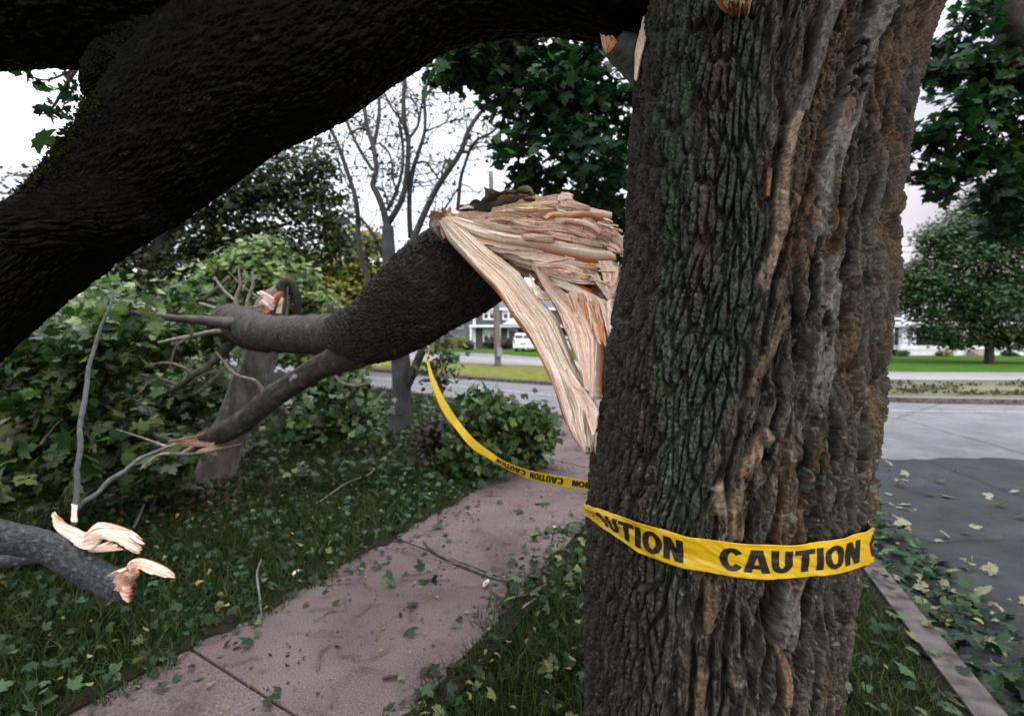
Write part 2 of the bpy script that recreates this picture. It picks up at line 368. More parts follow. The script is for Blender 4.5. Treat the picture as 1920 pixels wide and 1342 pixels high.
m_soil = noise_mat('far_grass', [(0.3, (.024,.060,.008)), (0.6, (.040,.088,.012)), (0.8, (.065,.10,.02))], scale=1.2, rough=0.95, bump=0.5, bscale=25, dist=0.05, spec=0.1)
m_lawn = noise_mat('lawn_soil', [(0.3, (.008,.009,.004)), (0.6, (.015,.017,.007)), (0.8, (.028,.024,.014))], scale=9, rough=0.95, bump=0.8, bscale=60, dist=0.03, spec=0.1)
m_verge = noise_mat('yellow_green_verge', [(0.3, (.075,.085,.018)), (0.55, (.12,.125,.03)), (0.8, (.17,.155,.055))], scale=2.2, rough=0.95, bump=0.6, bscale=25, dist=0.05, spec=0.1)
def paving(name, big, grit, stain, crack=0.0, gscale=420, rough=.9):
    # aggregate, blotches, dark spots and a few hairline cracks
    m, nt, ns, ls, b = newmat(name); t = ns.new('ShaderNodeTexCoord')
    def nz_(sc_, det, dist=0.0, stretch=None):
        n = nnode(ns, 'ShaderNodeTexNoise', Scale=sc_, Detail=det, Distortion=dist)
        if stretch: mp = ns.new('ShaderNodeMapping'); mp.inputs['Scale'].default_value = stretch; ls.new(t.outputs['Object'], mp.inputs[0]); ls.new(mp.outputs[0], n.inputs['Vector'])
        else: ls.new(t.outputs['Object'], n.inputs['Vector'])
        return n.outputs[0]
    def mul(a_, b_, f=1.0):
        x = ns.new('ShaderNodeMix'); x.data_type = 'RGBA'; x.blend_type = 'MULTIPLY'; x.inputs[0].default_value = f; ls.new(a_, x.inputs[6]); ls.new(b_, x.inputs[7]); return x.outputs[2]
    r0 = ramp(ns, big); ls.new(nz_(1.7, 8, .6), r0.inputs[0])
    r1 = ramp(ns, [(.28, (1 - grit,)*3), (.5, (1,)*3), (.72, (1 + grit*1.3,)*3)]); ls.new(nz_(gscale, 2), r1.inputs[0])
    r2 = ramp(ns, [(.30, (1 - stain,)*3), (.44, (1,)*3), (.75, (1.08,)*3)]); ls.new(nz_(6.5, 7, .9), r2.inputs[0])
    r3 = ramp(ns, [(.29, (.35,.33,.33)), (.35, (1,)*3), (.68, (1,)*3), (.76, (1.25,)*3)]); ls.new(nz_(38, 4), r3.inputs[0])
    c = mul(mul(mul(r0.outputs[0], r1.outputs[0]), r2.outputs[0]), r3.outputs[0])
    if crack:
        v = nnode(ns, 'ShaderNodeTexVoronoi', feature='DISTANCE_TO_EDGE', Scale=crack); mx = ns.new('ShaderNodeMix'); mx.data_type = 'VECTOR'; mx.inputs[0].default_value = .12
        nn = nnode(ns, 'ShaderNodeTexNoise', Scale=5, Detail=5); ls.new(t.outputs['Object'], nn.inputs['Vector']); ls.new(t.outputs['Object'], mx.inputs[4]); ls.new(nn.outputs[1], mx.inputs[5]); ls.new(mx.outputs[1], v.inputs['Vector'])
        r4 = ramp(ns, [(.0, (.35,)*3), (.006, (1,)*3)]); ls.new(v.outputs['Distance'], r4.inputs[0]); c = mul(c, r4.outputs[0], .8)
    ls.new(c, b.inputs['Base Color'])
    bp = nnode(ns, 'ShaderNodeBump', Strength=.45, Distance=.003); ls.new(nz_(max(230, gscale), 3), bp.inputs['Height']); bp2 = nnode(ns, 'ShaderNodeBump', Strength=.35, Distance=.012); ls.new(nz_(11, 6), bp2.inputs['Height']); ls.new(bp.outputs[0], bp2.inputs['Normal']); ls.new(bp2.outputs[0], b.inputs['Normal'])
    b.inputs['Roughness'].default_value = rough; b.inputs['Specular IOR Level'].default_value = .2
    return m
m_asph = paving('dark_asphalt', [(.3, (.018,.020,.024)), (.55, (.027,.029,.035)), (.75, (.042,.044,.051))], .6, .3, .22, 150)
m_road = paving('pale_worn_road', [(.3, (.092,.090,.102)), (.55, (.118,.115,.128)), (.8, (.148,.144,.157))], .2, .22, .16, 160)
m_conc = paving('pinkish_concrete', [(.28, (.072,.050,.050)), (.45, (.104,.075,.074)), (.6, (.122,.089,.088)), (.8, (.152,.114,.113))], .42, .42, 0, 125)
m_far = noise_mat('pale_far_paving', [(0.3, (.17,.155,.165)), (0.7, (.23,.21,.22))], scale=1.5, rough=0.9, bump=0.3, bscale=60, spec=0.2)
m_kerb = noise_mat('kerb_concrete', [(0.32, (.030,.024,.022)), (0.48, (.075,.061,.059)), (0.72, (.12,.10,.098))], scale=11, rough=0.9, bump=0.6, bscale=90, dist=0.006)

kind(mk('ground', *sheet([(-400,-60),(400,-60),(400,700),(-400,700)], -0.16), m_soil), 'structure')
SL = [(-2.5,.3),(-1.53,2.23),(-.91,3.44),(-.36,4.65),(.10,6.2),(.42,8.0),(.60,9.35)]      # left edge of the pavement
SR = [(a + 1.10, b - .50) for a, b in SL[:5]] + [(1.62, 7.6), (2.1, 7.85)]
KERB = [(.95,-.7),(1.91,1.91),(2.40,3.24),(3.0,4.85),(3.4,5.9)]
NEAR = [(-40,52),(-12,22.3),(-5,15.2),(-1.36,11.5),(.55,9.45),(2.2,7.75),(3.25,6.75),(3.4,5.9)]        # near kerb of the crossing street
FAR = [(-60,82),(-20,35),(-7,22.7),(1.06,16),(5.5,13.4),(9.4,11.9),(12,11.4),(40,10)]
# near lawn: everything left of the kerbs
kind(mk('lawn', *sheet([(-60,-6),(.2,-6)] + [(a - .05, b) for a, b in KERB] + [(a - .03, b - .04) for a, b in NEAR[::-1][1:]] + [(-60,52)], 0.0, -.158), m_lawn), 'structure')
kind(mk('side_street', *sheet([(.95,-6)] + KERB + [(float(x), float(6.5 - .07*(x - 3.6) + .10*n2(x*1.7, 0, 3) + .05*n2(x*6, 0, 4))) for x in np.linspace(3.6, 12, 60)] + [(30,5),(30,-6)], -0.12), m_asph), 'structure')
kind(mk('cross_street', *sheet(NEAR[:-1] + [(3.4,5.5),(30,4.6),(60,3),(60,9)] + FAR[::-1], -0.124), m_road), 'structure')
L_ = catmull([(-30,41),(-8,21),(-5.9,19.2),(-1.62,15.5),(1.03,13.3),(4.2,11.5),(8,10.5),(12,10.2),(30,9)], 60)
kind(mk('road_line', *ribbon(L_ - [.04,.04], L_ + [.04,.04], 60, -0.116), noise_mat('road_paint', [(.38, (.15,.148,.16)), (.55, (.33,.33,.34))], scale=14, rough=.8, bump=.2, bscale=90, dist=.003, spec=.2)), 'structure')
def curb(name, pts, wd, top, n):
    c = catmull(pts, n); t = np.gradient(c, axis=0); t /= np.linalg.norm(t, axis=1)[:, None]; nn = np.column_stack([-t[:, 1], t[:, 0]])
    return kind(mk(name, *ribbon(c - nn*wd/2, c + nn*wd/2, n, top, -.15), m_kerb, smooth=False), 'structure')
curb('kerb', KERB, .125, 0.012, 40); curb('kerb', NEAR, .15, 0.012, 70); curb('kerb', [(a, b + .08) for a, b in FAR], .16, 0.0, 70)
# pavement: slabs divided by joints every 1.36 m, all one pavement
sl = catmull(SL, 400); sr = catmull(SR, 400); cum = np.concatenate([[0], np.cumsum(np.linalg.norm(np.diff((sl+sr)/2, axis=0), axis=1))])
j0 = np.interp(2.23, sl[:, 1], cum) - 1.36*2; parts = []; k = 0
while True:
    a, b = j0 + 1.36*k + .006, j0 + 1.36*(k+1) - .006; k += 1
    if b > cum[-1]: break
    if a < 0: continue
    ss = np.linspace(a, b, 14)
    l = np.column_stack([np.interp(ss, cum, sl[:, 0]), np.interp(ss, cum, sl[:, 1])]); r = np.column_stack([np.interp(ss, cum, sr[:, 0]), np.interp(ss, cum, sr[:, 1])])
    parts.append(ribbon(l, r, 14, 0.024 + .004*math.sin(k*2.1), -0.02))
V, Fs, _ = join(parts); kind(mk('pavement', V, Fs, m_conc, smooth=False), 'structure')
V, Fs = ribbon(sl + [.01, 0], sr - [.01, 0], 200, 0.012); kind(mk('pavement_bed', V, Fs, flat('joint_dirt', (.035,.028,.025), .95, .1, 0, .5)), 'structure')
# far side of the crossing street
kind(mk('verge', *sheet([(a, b + .15) for a, b in FAR[1:5]] + [(4.2,19.5),(1.5,24.5),(-8,31),(-20,44)], 0.0, -.15), m_verge), 'structure')
kind(mk('far_pavement', *sheet([(-20,44),(-8,31),(1.5,24.5),(4.2,19.5),(5.5,13.6),(9.4,12.05),(12,11.6),(40,10.2),(60,19.5),(24,20),(13,20.5),(9,23),(4,30),(-2,42),(-14,52)], -0.004, -.15), m_far), 'structure')
kind(mk('worn_verge', *sheet([(3.6,14.6),(5.5,13.66),(9.4,12.15),(12,11.7),(40,10.3),(40,15.5),(14,16.6),(8,18.0),(4.6,18.6)], .002, -.15), paving('worn_verge', [(.3, (.052,.058,.022)), (.5, (.10,.096,.062)), (.75, (.095,.092,.078))], .5, .4, 0, 20)), 'structure')
kind(mk('far_lawn', *sheet([(-14,52),(-2,42),(4,30),(9,23),(13,20.5),(24,20),(60,19.5),(200,60),(200,140),(-100,140),(-60,90)], 0.01, -.15), m_soil), 'structure')
rng = np.random.default_rng(5)
def litter_patch(n, fx, sz_, kind_, seed, zj=(.0,.03), flatn=.25):
    r = np.random.default_rng(seed); p = fx(r, n); n = len(p)
    pos = np.column_stack([p[:, :2], p[:, 2] + r.uniform(*zj, n)])
    return scatter(kind_, pos, r.uniform(.6, 1.2, n)*sz_, r.normal(size=(n, 3))*flatn + [0, 0, 1], r)

# ------------------------------------------------------------------ the big broken maple
AX = np.array([.554, 1.318]); AD = 1.43
def edges_at(z):
    y = 630 + (CAM_H - z)*F_PX/1.32
    yy = [-1200,-700,-300,-100,0,100,200,300,400,500,600,700,800,900,1000,1100,1200,1342,1500,1600,1700]
    L = [1300,1270,1225,1205,1198,1193,1182,1177,1174,1168,1150,1134,1123,1108,1101,1100,1098,1098,1090,1060,1010]
    R = [2080,2000,1900,1840,1806,1756,1722,1702,1692,1686,1680,1670,1660,1648,1636,1627,1615,1588,1600,1640,1710]
    return np.interp(y, yy, L), np.interp(y, yy, R)
def trunk_axis(z):
    L, R = edges_at(z); aL = np.arctan((L - 960)/F_PX); aR = np.arctan((R - 960)/F_PX)
    mid, half = (aL + aR)/2, (aR - aL)/2
    return AD*np.sin(mid), AD*np.cos(mid), AD*np.sin(half)
zmin, zmax, NZ = -.12, 3.3, 1150
zs = np.concatenate([np.linspace(zmin, .42, 60, endpoint=False), np.linspace(.42, 2.32, NZ - 100, endpoint=False), np.linspace(2.32, zmax, 40)])
cx, cy, rr = trunk_axis(zs)
kern = np.ones(41)/41
def smooth(a): return np.convolve(np.pad(a, 20, mode='edge'), kern, 'valid')
cx, cy, rr = smooth(cx), smooth(cy), smooth(rr)
phi0 = math.atan2(-AX[1], -AX[0])
th = phi0 + np.concatenate([np.linspace(-1.72, 1.72, 760), np.linspace(1.72, 2*PI - 1.72, 92)[1:-1]])
NT = len(th)
TH, Z = np.meshgrid(th, zs); CX, CY, RR = [np.repeat(a[:, None], NT, 1) for a in (cx, cy, rr)]
S = (TH - phi0)*0.35
base = np.stack([CX + RR*np.cos(TH), CY + RR*np.sin(TH), Z], -1)
px, py = proj(base)
front = np.cos(TH - phi0) > -.15
px = np.where(front, px, 3000.0); py = np.where(front, py, -3000.0)
def pldist(pl):
    """distance in survey pixels to a polyline, with the signed side"""
    best = np.full(px.shape, 1e9); tt = np.zeros(px.shape)
    pl = catmull(pl, max(6, len(pl)*3)); tot = len(pl) - 1
    for i in range(tot):
        ax, ay = pl[i][:2]; bx, by = pl[i+1][:2]; dx, dy = bx - ax, by - ay
        t = np.clip(((px - ax)*dx + (py - ay)*dy)/(dx*dx + dy*dy + 1e-9), 0, 1)
        d = np.hypot(px - ax - t*dx, py - ay - t*dy); m = d < best
        best = np.where(m, d, best); tt = np.where(m, (i + t)/tot, tt)
    return best, tt
# broad zones: mossy left, torn and weathered right
bnd = np.interp(py, [-400,0,150,300,450,560,650,760,850,950,1030,1100,1250,1342,1600], [1440,1425,1425,1425,1438,1432,1400,1380,1335,1318,1305,1290,1240,1222,1215])
wr = sst(-26, 30, px - bnd + 26*fbm2(S*16, Z*7, 71, 4))          # 1 on the weathered side
wr = np.where(front, wr, 0.5 + .5*np.sign(np.sin(TH - phi0)))
# ridged bark on the left
sw = S + .010*fbm2(S*11, Z*4.5, 1) + .005*fbm2(S*38, Z*17, 2, 3); zw = Z + .03*n2(S*14, Z*5, 3)
f1, f2, idr = worley(sw/.0185, zw/.105, 11); g1, g2, idg = worley(sw/.0075 + .6*n2(S*60, Z*40, 8), zw/.019, 23)
ridgeL = sst(.02, .36, f2 - f1)
flake = sst(.0, .35, g2 - g1)
hL = -.023*(1 - ridgeL) + .0060*(idr - .5)*ridgeL - .0034*(1 - flake) + .0056*(idg - .5) + .0022*fbm2(S*210, Z*120, 31, 3) + .003*n2(S*70, Z*26, 33)
# coarse, twisted, plated bark on the right
sw2 = S + .035*fbm2(S*5, Z*3.2, 41, 3) + .012*fbm2(S*19, Z*11, 42, 3) + .05*np.sin(Z*2.1 + .6)*.3; zw2 = Z + .05*n2(S*9, Z*5, 43)
f1b, f2b, idb = worley(sw2/.036, zw2/.23, 51); g1b, g2b, idgb = worley(sw2/.0115 + .8*n2(S*50, Z*34, 48), zw2/.046, 63)
rB = sst(.0, .46, f2b - f1b); k1, k2, idk = worley(sw2/.0055 + n2(S*120, Z*90, 49), zw2/.0085, 77)
plate = .5 + .5*n2(S*9, Z*5, 88)
hR = -.027*(1 - rB) + .009*(idb - .5)*rB - .006*(1 - sst(0, .4, g2b - g1b)) + .0095*(idgb - .5) - .0022*(1 - sst(0, .4, k2 - k1)) + .0036*(idk - .5)*plate + .0028*fbm2(S*160, Z*90, 91, 3)
strand = fbm2(sw2*150 + 2*n2(S*9, Z*6, 92), zw2*9, 93, 3); hR = hR*.86 + .008*fbm2(S*7, Z*3.5, 95, 2) + .0052*strand
c1, c2, idc = worley(S/.0046 + .7*n2(S*90, Z*70, 97), Z/.0062, 99); crumb = (idc - .5)*(.6 + .8*n2(S*30, Z*18, 98))
h = hL*(1 - wr) + hR*wr + .0042*crumb
# bark colour: brown, grey scales, green lichen crust; highlights painted on right-hand plates
rndv = fbm2(S*24, Z*10, 101, 4)[..., None]; rn2 = fbm2(S*150, Z*95, 103, 3)
brown = np.array([.044,.028,.019]); grey = np.array([.135,.108,.090]); lich = np.array([.082,.120,.082]); orange = np.array([.165,.078,.034]); pale = np.array([.275,.200,.160])
cL = brown + (grey - brown)*np.clip(.35 + .6*rndv + .35*(idg[..., None] - .5), 0, 1)
lm = sst(-.25, .25, fbm2(S*9, Z*3.4, 111, 4) + .30 + .35*(ridgeL - .6)) * sst(1195, 1265, px + 30*fbm2(S*12, Z*6, 112))*(1 - .85*wr) * sst(-.35, .1, rn2 + .25*idg)
lm = lm*np.interp(py, [0,150,400,800,1342], [.75,.85,.9,1,1])
cR = brown*1.05 + (grey*1.12 - brown)*np.clip(.30 + .75*rndv + 1.1*(idgb[..., None] - .5), 0, 1.5)
om = (sst(-.02, .40, fbm2(S*13, Z*4, 121, 4) + .28*sst(1500, 1580, px)*sst(1000, 700, py) - .05))[..., None]
cR = cR*(1 - .7*om) + orange*(.6 + .5*idgb[..., None])*.7*om
C = cL*(1 - wr[..., None]) + cR*wr[..., None]
C = C*(1 - .85*lm[..., None]) + (lich*(.75 + .6*idg[..., None]))*.85*lm[..., None]
# bright green moss line on the left
d, t = pldist([(1290,165),(1272,260),(1262,360),(1258,480),(1240,600),(1232,760)]); mm = sst(15, 3, d + 11*fbm2(S*40, Z*24, 131))*sst(-.2, .25, rn2 + .1)*.9
C = C*(1 - mm[..., None]) + np.array([.06,.125,.045])*mm[..., None]; h = h + .003*mm
# smooth wound-wood strips: (polyline, half width px, bulge m, colour, wrinkle)
pinkish = np.array([.30,.205,.17]); greyb = np.array([.185,.165,.155]); tan = np.array([.27,.175,.115])
STR = [([(1575,-20),(1545,70),(1522,160),(1504,215)], 17, .007, greyb*.8, .3), ([(1506,195),(1488,250),(1474,300),(1468,360),(1466,430),(1446,490),(1420,560)], 17, .012, pinkish, 1.0),
       ([(1690,-20),(1640,60),(1618,150),(1590,220),(1568,300),(1552,380),(1540,470)], 24, .011, greyb, .8), ([(1560,470),(1566,560),(1550,640),(1548,720),(1535,770)], 26, .006, greyb*1.1, .35),
       ([(1480,560),(1455,640),(1422,700),(1408,760)], 16, .006, tan*.55, .4), ([(1450,805),(1420,845),(1395,890),(1380,940),(1378,985),(1382,1025)], 19, .018, tan, 1.3),
       ([(1338,905),(1352,945),(1358,985),(1350,1025)], 19, .013, pinkish*.95, 1.2), ([(1332,1085),(1330,1150),(1326,1200)], 17, .006, np.array([.19,.105,.075]), .4),
       ([(1318,1260),(1312,1310),(1308,1380)], 16, .010, tan*.8, .7), ([(1488,1080),(1480,1130),(1476,1180),(1462,1220)], 22, .016, np.array([.20,.185,.165]), .3),
       ([(1456,1205),(1470,1250),(1476,1300),(1470,1360)], 10, .010, tan*.9, .8), ([(1610,130),(1585,230)], 12, .004, orange*1.2, .5), ([(1445,310),(1441,370)], 8, .004, orange*1.5, .3)]
smoothz = np.zeros(px.shape)
for pl, hw, bul, c, wr_ in STR:
    d, t = pldist(pl); dd = d + hw*.38*fbm2(S*26, Z*13, int(hw*7 + pl[0][0])); m = sst(hw*1.05, hw*.55, dd)*sst(0, .06, t)*sst(1, .92, t)*np.where(front, 1, 0)
    wave = n2(S*14, Z*(95 + 40*n2(S*3, Z*2, 7)) + 2.2*n2(S*22, Z*14, 143), 141); crack = sst(.55, .8, np.abs(n2(S*26, Z*150, 151)))
    prof = bul*(np.sqrt(np.clip(1 - (d/(hw*1.2))**2, 0, 1))) + wr_*.0030*wave - wr_*.0014*crack + .0018*fbm2(S*90, Z*60, 155, 3)
    mh = m*.80*sst(-.40, .12, rndv[..., 0] + rn2*.5 + .35); h = h*(1 - mh) + prof*.8*mh
    mc = (m*sst(-.45, .1, rndv[..., 0]*1.5 + rn2*.9 + .25))[..., None]; C = C*(1 - .84*mc) + c*1.5*(.86 + .30*wave[..., None]*wr_*.6 + .3*rndv + .4*(idg[..., None] - .5))*.84*mc
    gap = sst(hw*.55, 0, np.abs(d - hw*1.28))*sst(0, .1, t)*sst(1, .9, t)*(.35 + .65*sst(-.1, .3, fbm2(S*12, Z*7, int(pl[0][1] + 900))))
    h = h - .013*gap*(1 - m)
# cavities
for pl, hw, dep in (([(1452,1085),(1446,1130),(1444,1170),(1452,1205)], 9, .055), ([(1508,880),(1513,920),(1508,960)], 12, .035), ([(1440,860),(1420,800)], 8, .02), ([(1500,690),(1508,640),(1498,560)], 9, .022), ([(1576,300),(1560,420),(1556,540)], 8, .016),
                    ([(1366,900),(1366,960),(1367,1010)], 6, .018), ([(1600,420),(1592,560),(1598,700)], 9, .018), ([(1640,260),(1648,420),(1640,600)], 9, .018), ([(1530,40),(1512,140)], 10, .022), ([(1335,1200),(1330,1260)], 7, .015)):
    d, t = pldist(pl); h = h - dep*np.exp(-(d + 3*fbm2(S*60, Z*25, 161))**2/(2*(hw*.62)**2))*np.where(front, 1, 0)
# pale lichen flecks
fl = sst(.20, .30, fbm2(S*120, Z*105, 171, 3) - .16 + .20*sst(.1, .4, fbm2(S*8, Z*5, 173, 3)))*.8*sst(200, 700, py)
fl = fl*.7; C = C*(1 - fl[..., None]) + np.array([.30,.33,.28])*fl[..., None]; h = h + .0008*fl
h = h + .016*fbm2(S*5.5, Z*2.6, 181, 2)
rad = RR + h
V = np.stack([CX + rad*np.cos(TH), CY + rad*np.sin(TH), Z], -1).reshape(-1, 3)
maple = empty('maple_tree', (AX[0], AX[1], 0), 'huge old maple with mossy deeply ridged trunk wrapped in yellow caution tape', 'tree')
mk('trunk', V, [grid_faces(len(zs), NT, True)], M['trunk'], maple, np.clip(C*(.29 + .36*(idc[..., None] - .5) + .16*wr[..., None]*idgb[..., None]), .003, .9).reshape(-1, 3))
del base, px, py, f1, f2, f1b, f2b, g1, g2, g1b, g2b, C, cL, cR
# limbs over the camera
def limbdisp(seed):
    def f(arc, L, th_, R):
        a = arc + .012*fbm2(arc*9, L*9, seed, 3)
        w1, w2, wi = worley(a/.015, (L + .02*n2(arc*14, L*9, seed + 2))/.055, seed)
        v1, v2, vi = worley(a/.0065 + n2(arc*60, L*60, seed), L/.013, seed + 5)
        u1, u2, ui = worley(arc/.0048, L/.0075, seed + 8)
        return -.0065*(1 - sst(0, .3, w2 - w1)) + .0035*(wi - .5) - .0018*(1 - sst(0, .4, v2 - v1)) + .0034*(vi - .5) + .0026*(ui - .5) + .0018*fbm2(arc*140, L*140, seed + 3, 3) + .05*R*fbm2(np.cos(th_)*1.2 + 3, np.sin(th_)*1.2 + L*3.0, seed + 6, 3)
    return f
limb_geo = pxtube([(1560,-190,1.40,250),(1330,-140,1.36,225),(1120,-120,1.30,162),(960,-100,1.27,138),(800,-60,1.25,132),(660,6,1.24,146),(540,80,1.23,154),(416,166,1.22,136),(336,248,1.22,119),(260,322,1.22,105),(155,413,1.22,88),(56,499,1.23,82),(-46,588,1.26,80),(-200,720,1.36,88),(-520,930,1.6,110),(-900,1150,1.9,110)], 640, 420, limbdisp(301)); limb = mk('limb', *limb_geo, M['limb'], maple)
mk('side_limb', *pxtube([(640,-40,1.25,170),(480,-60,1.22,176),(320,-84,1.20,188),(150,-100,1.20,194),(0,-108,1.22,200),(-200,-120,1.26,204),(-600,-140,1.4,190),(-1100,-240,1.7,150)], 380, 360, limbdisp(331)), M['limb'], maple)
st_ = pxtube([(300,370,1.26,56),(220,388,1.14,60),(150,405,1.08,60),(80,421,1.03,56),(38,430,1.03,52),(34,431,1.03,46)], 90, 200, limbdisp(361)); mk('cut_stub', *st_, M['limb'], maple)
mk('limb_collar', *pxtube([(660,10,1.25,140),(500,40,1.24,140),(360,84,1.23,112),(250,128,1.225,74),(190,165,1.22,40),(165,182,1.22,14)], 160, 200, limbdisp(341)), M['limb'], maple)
# moss on the upper flank of the limb
r_ = np.random.default_rng(8); lv = limb_geo[0]; mx, my = proj(lv); md = np.full(len(lv), 1e9)
for (a0, b0), (a1, b1) in zip([(155,205),(112,255),(70,305),(38,355)], [(112,255),(70,305),(38,355),(12,402)]):
    t_ = np.clip(((mx - a0)*(a1 - a0) + (my - b0)*(b1 - b0))/((a1 - a0)**2 + (b1 - b0)**2), 0, 1); md = np.minimum(md, np.hypot(mx - a0 - t_*(a1 - a0), my - b0 - t_*(b1 - b0)))
cand = np.where(md + 18*n3(lv[:, 0]*14, lv[:, 1]*14, lv[:, 2]*14, 5) < 34)[0]; n = 5200
pos = lv[cand[r_.integers(0, len(cand), n)]] + r_.normal(size=(n, 3))*.005
V, Fs = scatter('far', pos, r_.uniform(.005, .013, n), r_.normal(size=(n, 3)) + [-.3, -.3, .6], r_); mk('moss', V, Fs, M['moss'], limb)
# upright leader and crown, above the frame (they shade the place)
mk('leader', *tube(np.array([(.72,1.30,2.9),(.95,1.40,3.8),(1.25,1.7,5.2),(1.4,2.2,7.0)]), np.array([.36,.28,.2,.09]), 60, 40, barkdisp(.012, 1.4, 3)), M['darkbark'], maple)
r_ = np.random.default_rng(17)
cl_ = [((x + r_.normal()*.5, y + r_.normal()*.4, r_.uniform(5.9, 8.6) + .12*abs(x)*0), r_.uniform(1.0, 1.5)) for x in (-5.5,-3.6,-1.8,0,1.7,3.3,4.8) for y in (-5.5,-3.9,-2.4,-1.0,.5,1.8) if not (y > 0 and -2.6 < x < 2.6) and not (y > 1 and x < 2)]
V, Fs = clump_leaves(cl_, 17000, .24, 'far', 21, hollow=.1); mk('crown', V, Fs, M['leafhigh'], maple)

# ------------------------------------------------------------------ the snapped limb with its torn wood
WL = np.array([.88,.72,.605]); WP = np.array([.82,.60,.49]); WO = np.array([.46,.165,.055]); WB = np.array([.20,.12,.075]); BK = np.array([.045,.036,.03])
def slab(name, L, R, th_, nu, nv, seed, par, ridge=.006, j0=.0, j1=.10, eL=0., eR=0., bow=0., tint=WL, back=WO, warp=.0, rough=.0, flip=1):
    """a plank of torn wood between two long edges (px, py, depth): fibres run along it and end raggedly"""
    A = catmull([P(*p) for p in L], nu); B = catmull([P(*p) for p in R], nu)
    v = np.linspace(0, 1, nv); u = np.linspace(0, 1, nu)
    e0 = j0*np.abs(fbm2(v*9 + seed, v*0 + .5, seed, 4))*2; e1 = 1 - j1*(np.abs(fbm2(v*7 + seed, v*0, seed + 1, 4))*2.0 + .5*(_h(np.floor(v*nv/3), v*0, v*0, seed) > .72)*_h(np.floor(v*nv/3), v*0, v*0, seed + 2))
    U = e0[None] + (e1 - e0)[None]*u[:, None]; Vv = np.repeat(v[None], nu, 0)
    f = U*(nu - 1); i = np.clip(f.astype(int), 0, nu - 2); t = np.clip(f - i, 0, 1)[..., None]
    PA = A[i]*(1 - t) + A[i+1]*t; PB = B[i]*(1 - t) + B[i+1]*t
    Q = PA*(1 - Vv[..., None]) + PB*Vv[..., None]
    wd = np.linalg.norm(PB - PA, axis=-1); ln = np.linalg.norm(np.diff((A + B)/2, axis=0), axis=1).sum()
    dv = PB - PA; du = np.gradient(Q, axis=0); N = np.cross(du, dv); N /= np.linalg.norm(N, axis=-1)[..., None] + 1e-9
    toc = np.array([0, 0, CAM_H]) - Q; N = N*np.sign((N*toc).sum(-1))[..., None]
    wd_m = wd.mean(); k = max(2.0, wd_m/.016)
    vw = Vv*k + .5*fbm2(U*ln*3, Vv*k*.4, seed + 3, 3)
    fib = fbm2(vw, U*ln*1.6, seed, 4); fine = fbm2(vw*4.2, U*ln*7, seed + 5, 3); step = np.floor((fbm2(vw*.8, U*ln*1.1 + 3, seed + 7, 3) + .5)*3.5)/3.5
    hgt = ridge*(1.2*fib + .45*fine + .75*(step - .5)) + bow*(1 - (2*Vv - 1)**2) + rough*fbm2(U*ln*22, Vv*wd_m*22, seed + 8, 4)
    # cracks along the grain and small snapped ledges across it
    cr = sst(.07, .0, np.abs(n2(vw*.55, U*ln*1.0, seed + 11)))*sst(-.1, .3, n2(U*ln*3, vw*.3, seed + 12)); hgt = hgt - ridge*.9*cr
    if warp: hgt = hgt + warp*np.sin(U*3.3*PI + seed)*(Vv - .5)
    for kk, (fr, am) in enumerate(((.9, 1.0), (2.1, .7), (4.3, .45))):
        wv = vw*fr + .25*fbm2(U*ln*5, vw*.5, seed + 31 + kk, 2); bi = np.floor(wv); a_ = _h(bi, bi*0 + kk, bi*0, seed + 33); b_ = _h(bi, bi*0 + kk, bi*0 + 1, seed + 35); c_ = _h(bi, bi*0 + kk, bi*0 + 2, seed + 37)
        tip = .10*np.abs((wv - bi) - .5)*(1 + c_*2)
        on = ((U > a_*.75 - .1 + tip) & (U < a_*.75 + .25 + b_*.8 - tip)).astype(float); hgt = hgt + ridge*am*on*(.5 + c_)
    edge = np.minimum(Vv, 1 - Vv)*2; thick = th_*(.25 + .75*np.sqrt(np.clip(1 - (1 - edge)**2, 0, 1)))*(1 - .75*sst(.86, 1, u[:, None]*np.ones_like(U)))*(1 - .5*sst(.1, 0, u[:, None]*np.ones_like(U)))
    Fq = Q + N*hgt[..., None]*flip; Bq = Q - N*thick[..., None]
    c = tint*(1 + .16*fib[..., None] + .16*fine[..., None]) ; pk = sst(-.1, .5, fbm2(vw*.6, U*ln*2, seed + 21, 3))[..., None]; c = c*(1 - .5*pk) + WP*.5*pk
    st = sst(.25, .55, fbm2(vw*1.3, U*ln*3.2, seed + 23, 4))[..., None]; c = c*(1 - .24*st) + WB*1.6*.24*st
    c = c*(1 - .45*cr[..., None]) + WB*.45*cr[..., None]
    c = c*(1 + .5*np.clip(hgt - np.median(hgt), -ridge, ridge)[..., None]/ridge*.12); c = np.clip(c, .01, 1)**.78 if tint[0] > .6 else c; eo = (sst(.10, .02, Vv - .03*fib)*eL + sst(.10, .02, 1 - Vv - .03*fib)*eR)[..., None]; c = c*(1 - eo) + WO*eo  # shading put into the colour: raised fibres lightened, hollows darkened
    cb = back*(1 + .3*fib[..., None]) + 0*c
    n = nu*nv; V = np.vstack([Fq.reshape(-1, 3), Bq.reshape(-1, 3)]); g = grid_faces(nu, nv); Fs = [g, g[:, ::-1] + n]
    rim = np.concatenate([np.arange(nv), nv*np.arange(1, nu) + nv - 1, (nu - 1)*nv + np.arange(nv - 2, -1, -1), nv*np.arange(nu - 2, 0, -1)]); rn = np.roll(rim, -1)
    Fs.append(np.stack([rim, rim + n, rn + n, rn], -1))
    return mk(name, V, Fs, M['wood'], par, np.clip(np.vstack([c.reshape(-1, 3), cb.reshape(-1, 3)]), .01, .95), smooth=False)
def q6(pts, d): return [(780 + x/4.571, 340 + y/4.571, dd) for (x, y), dd in zip(pts, np.linspace(d[0], d[1], len(pts)))]
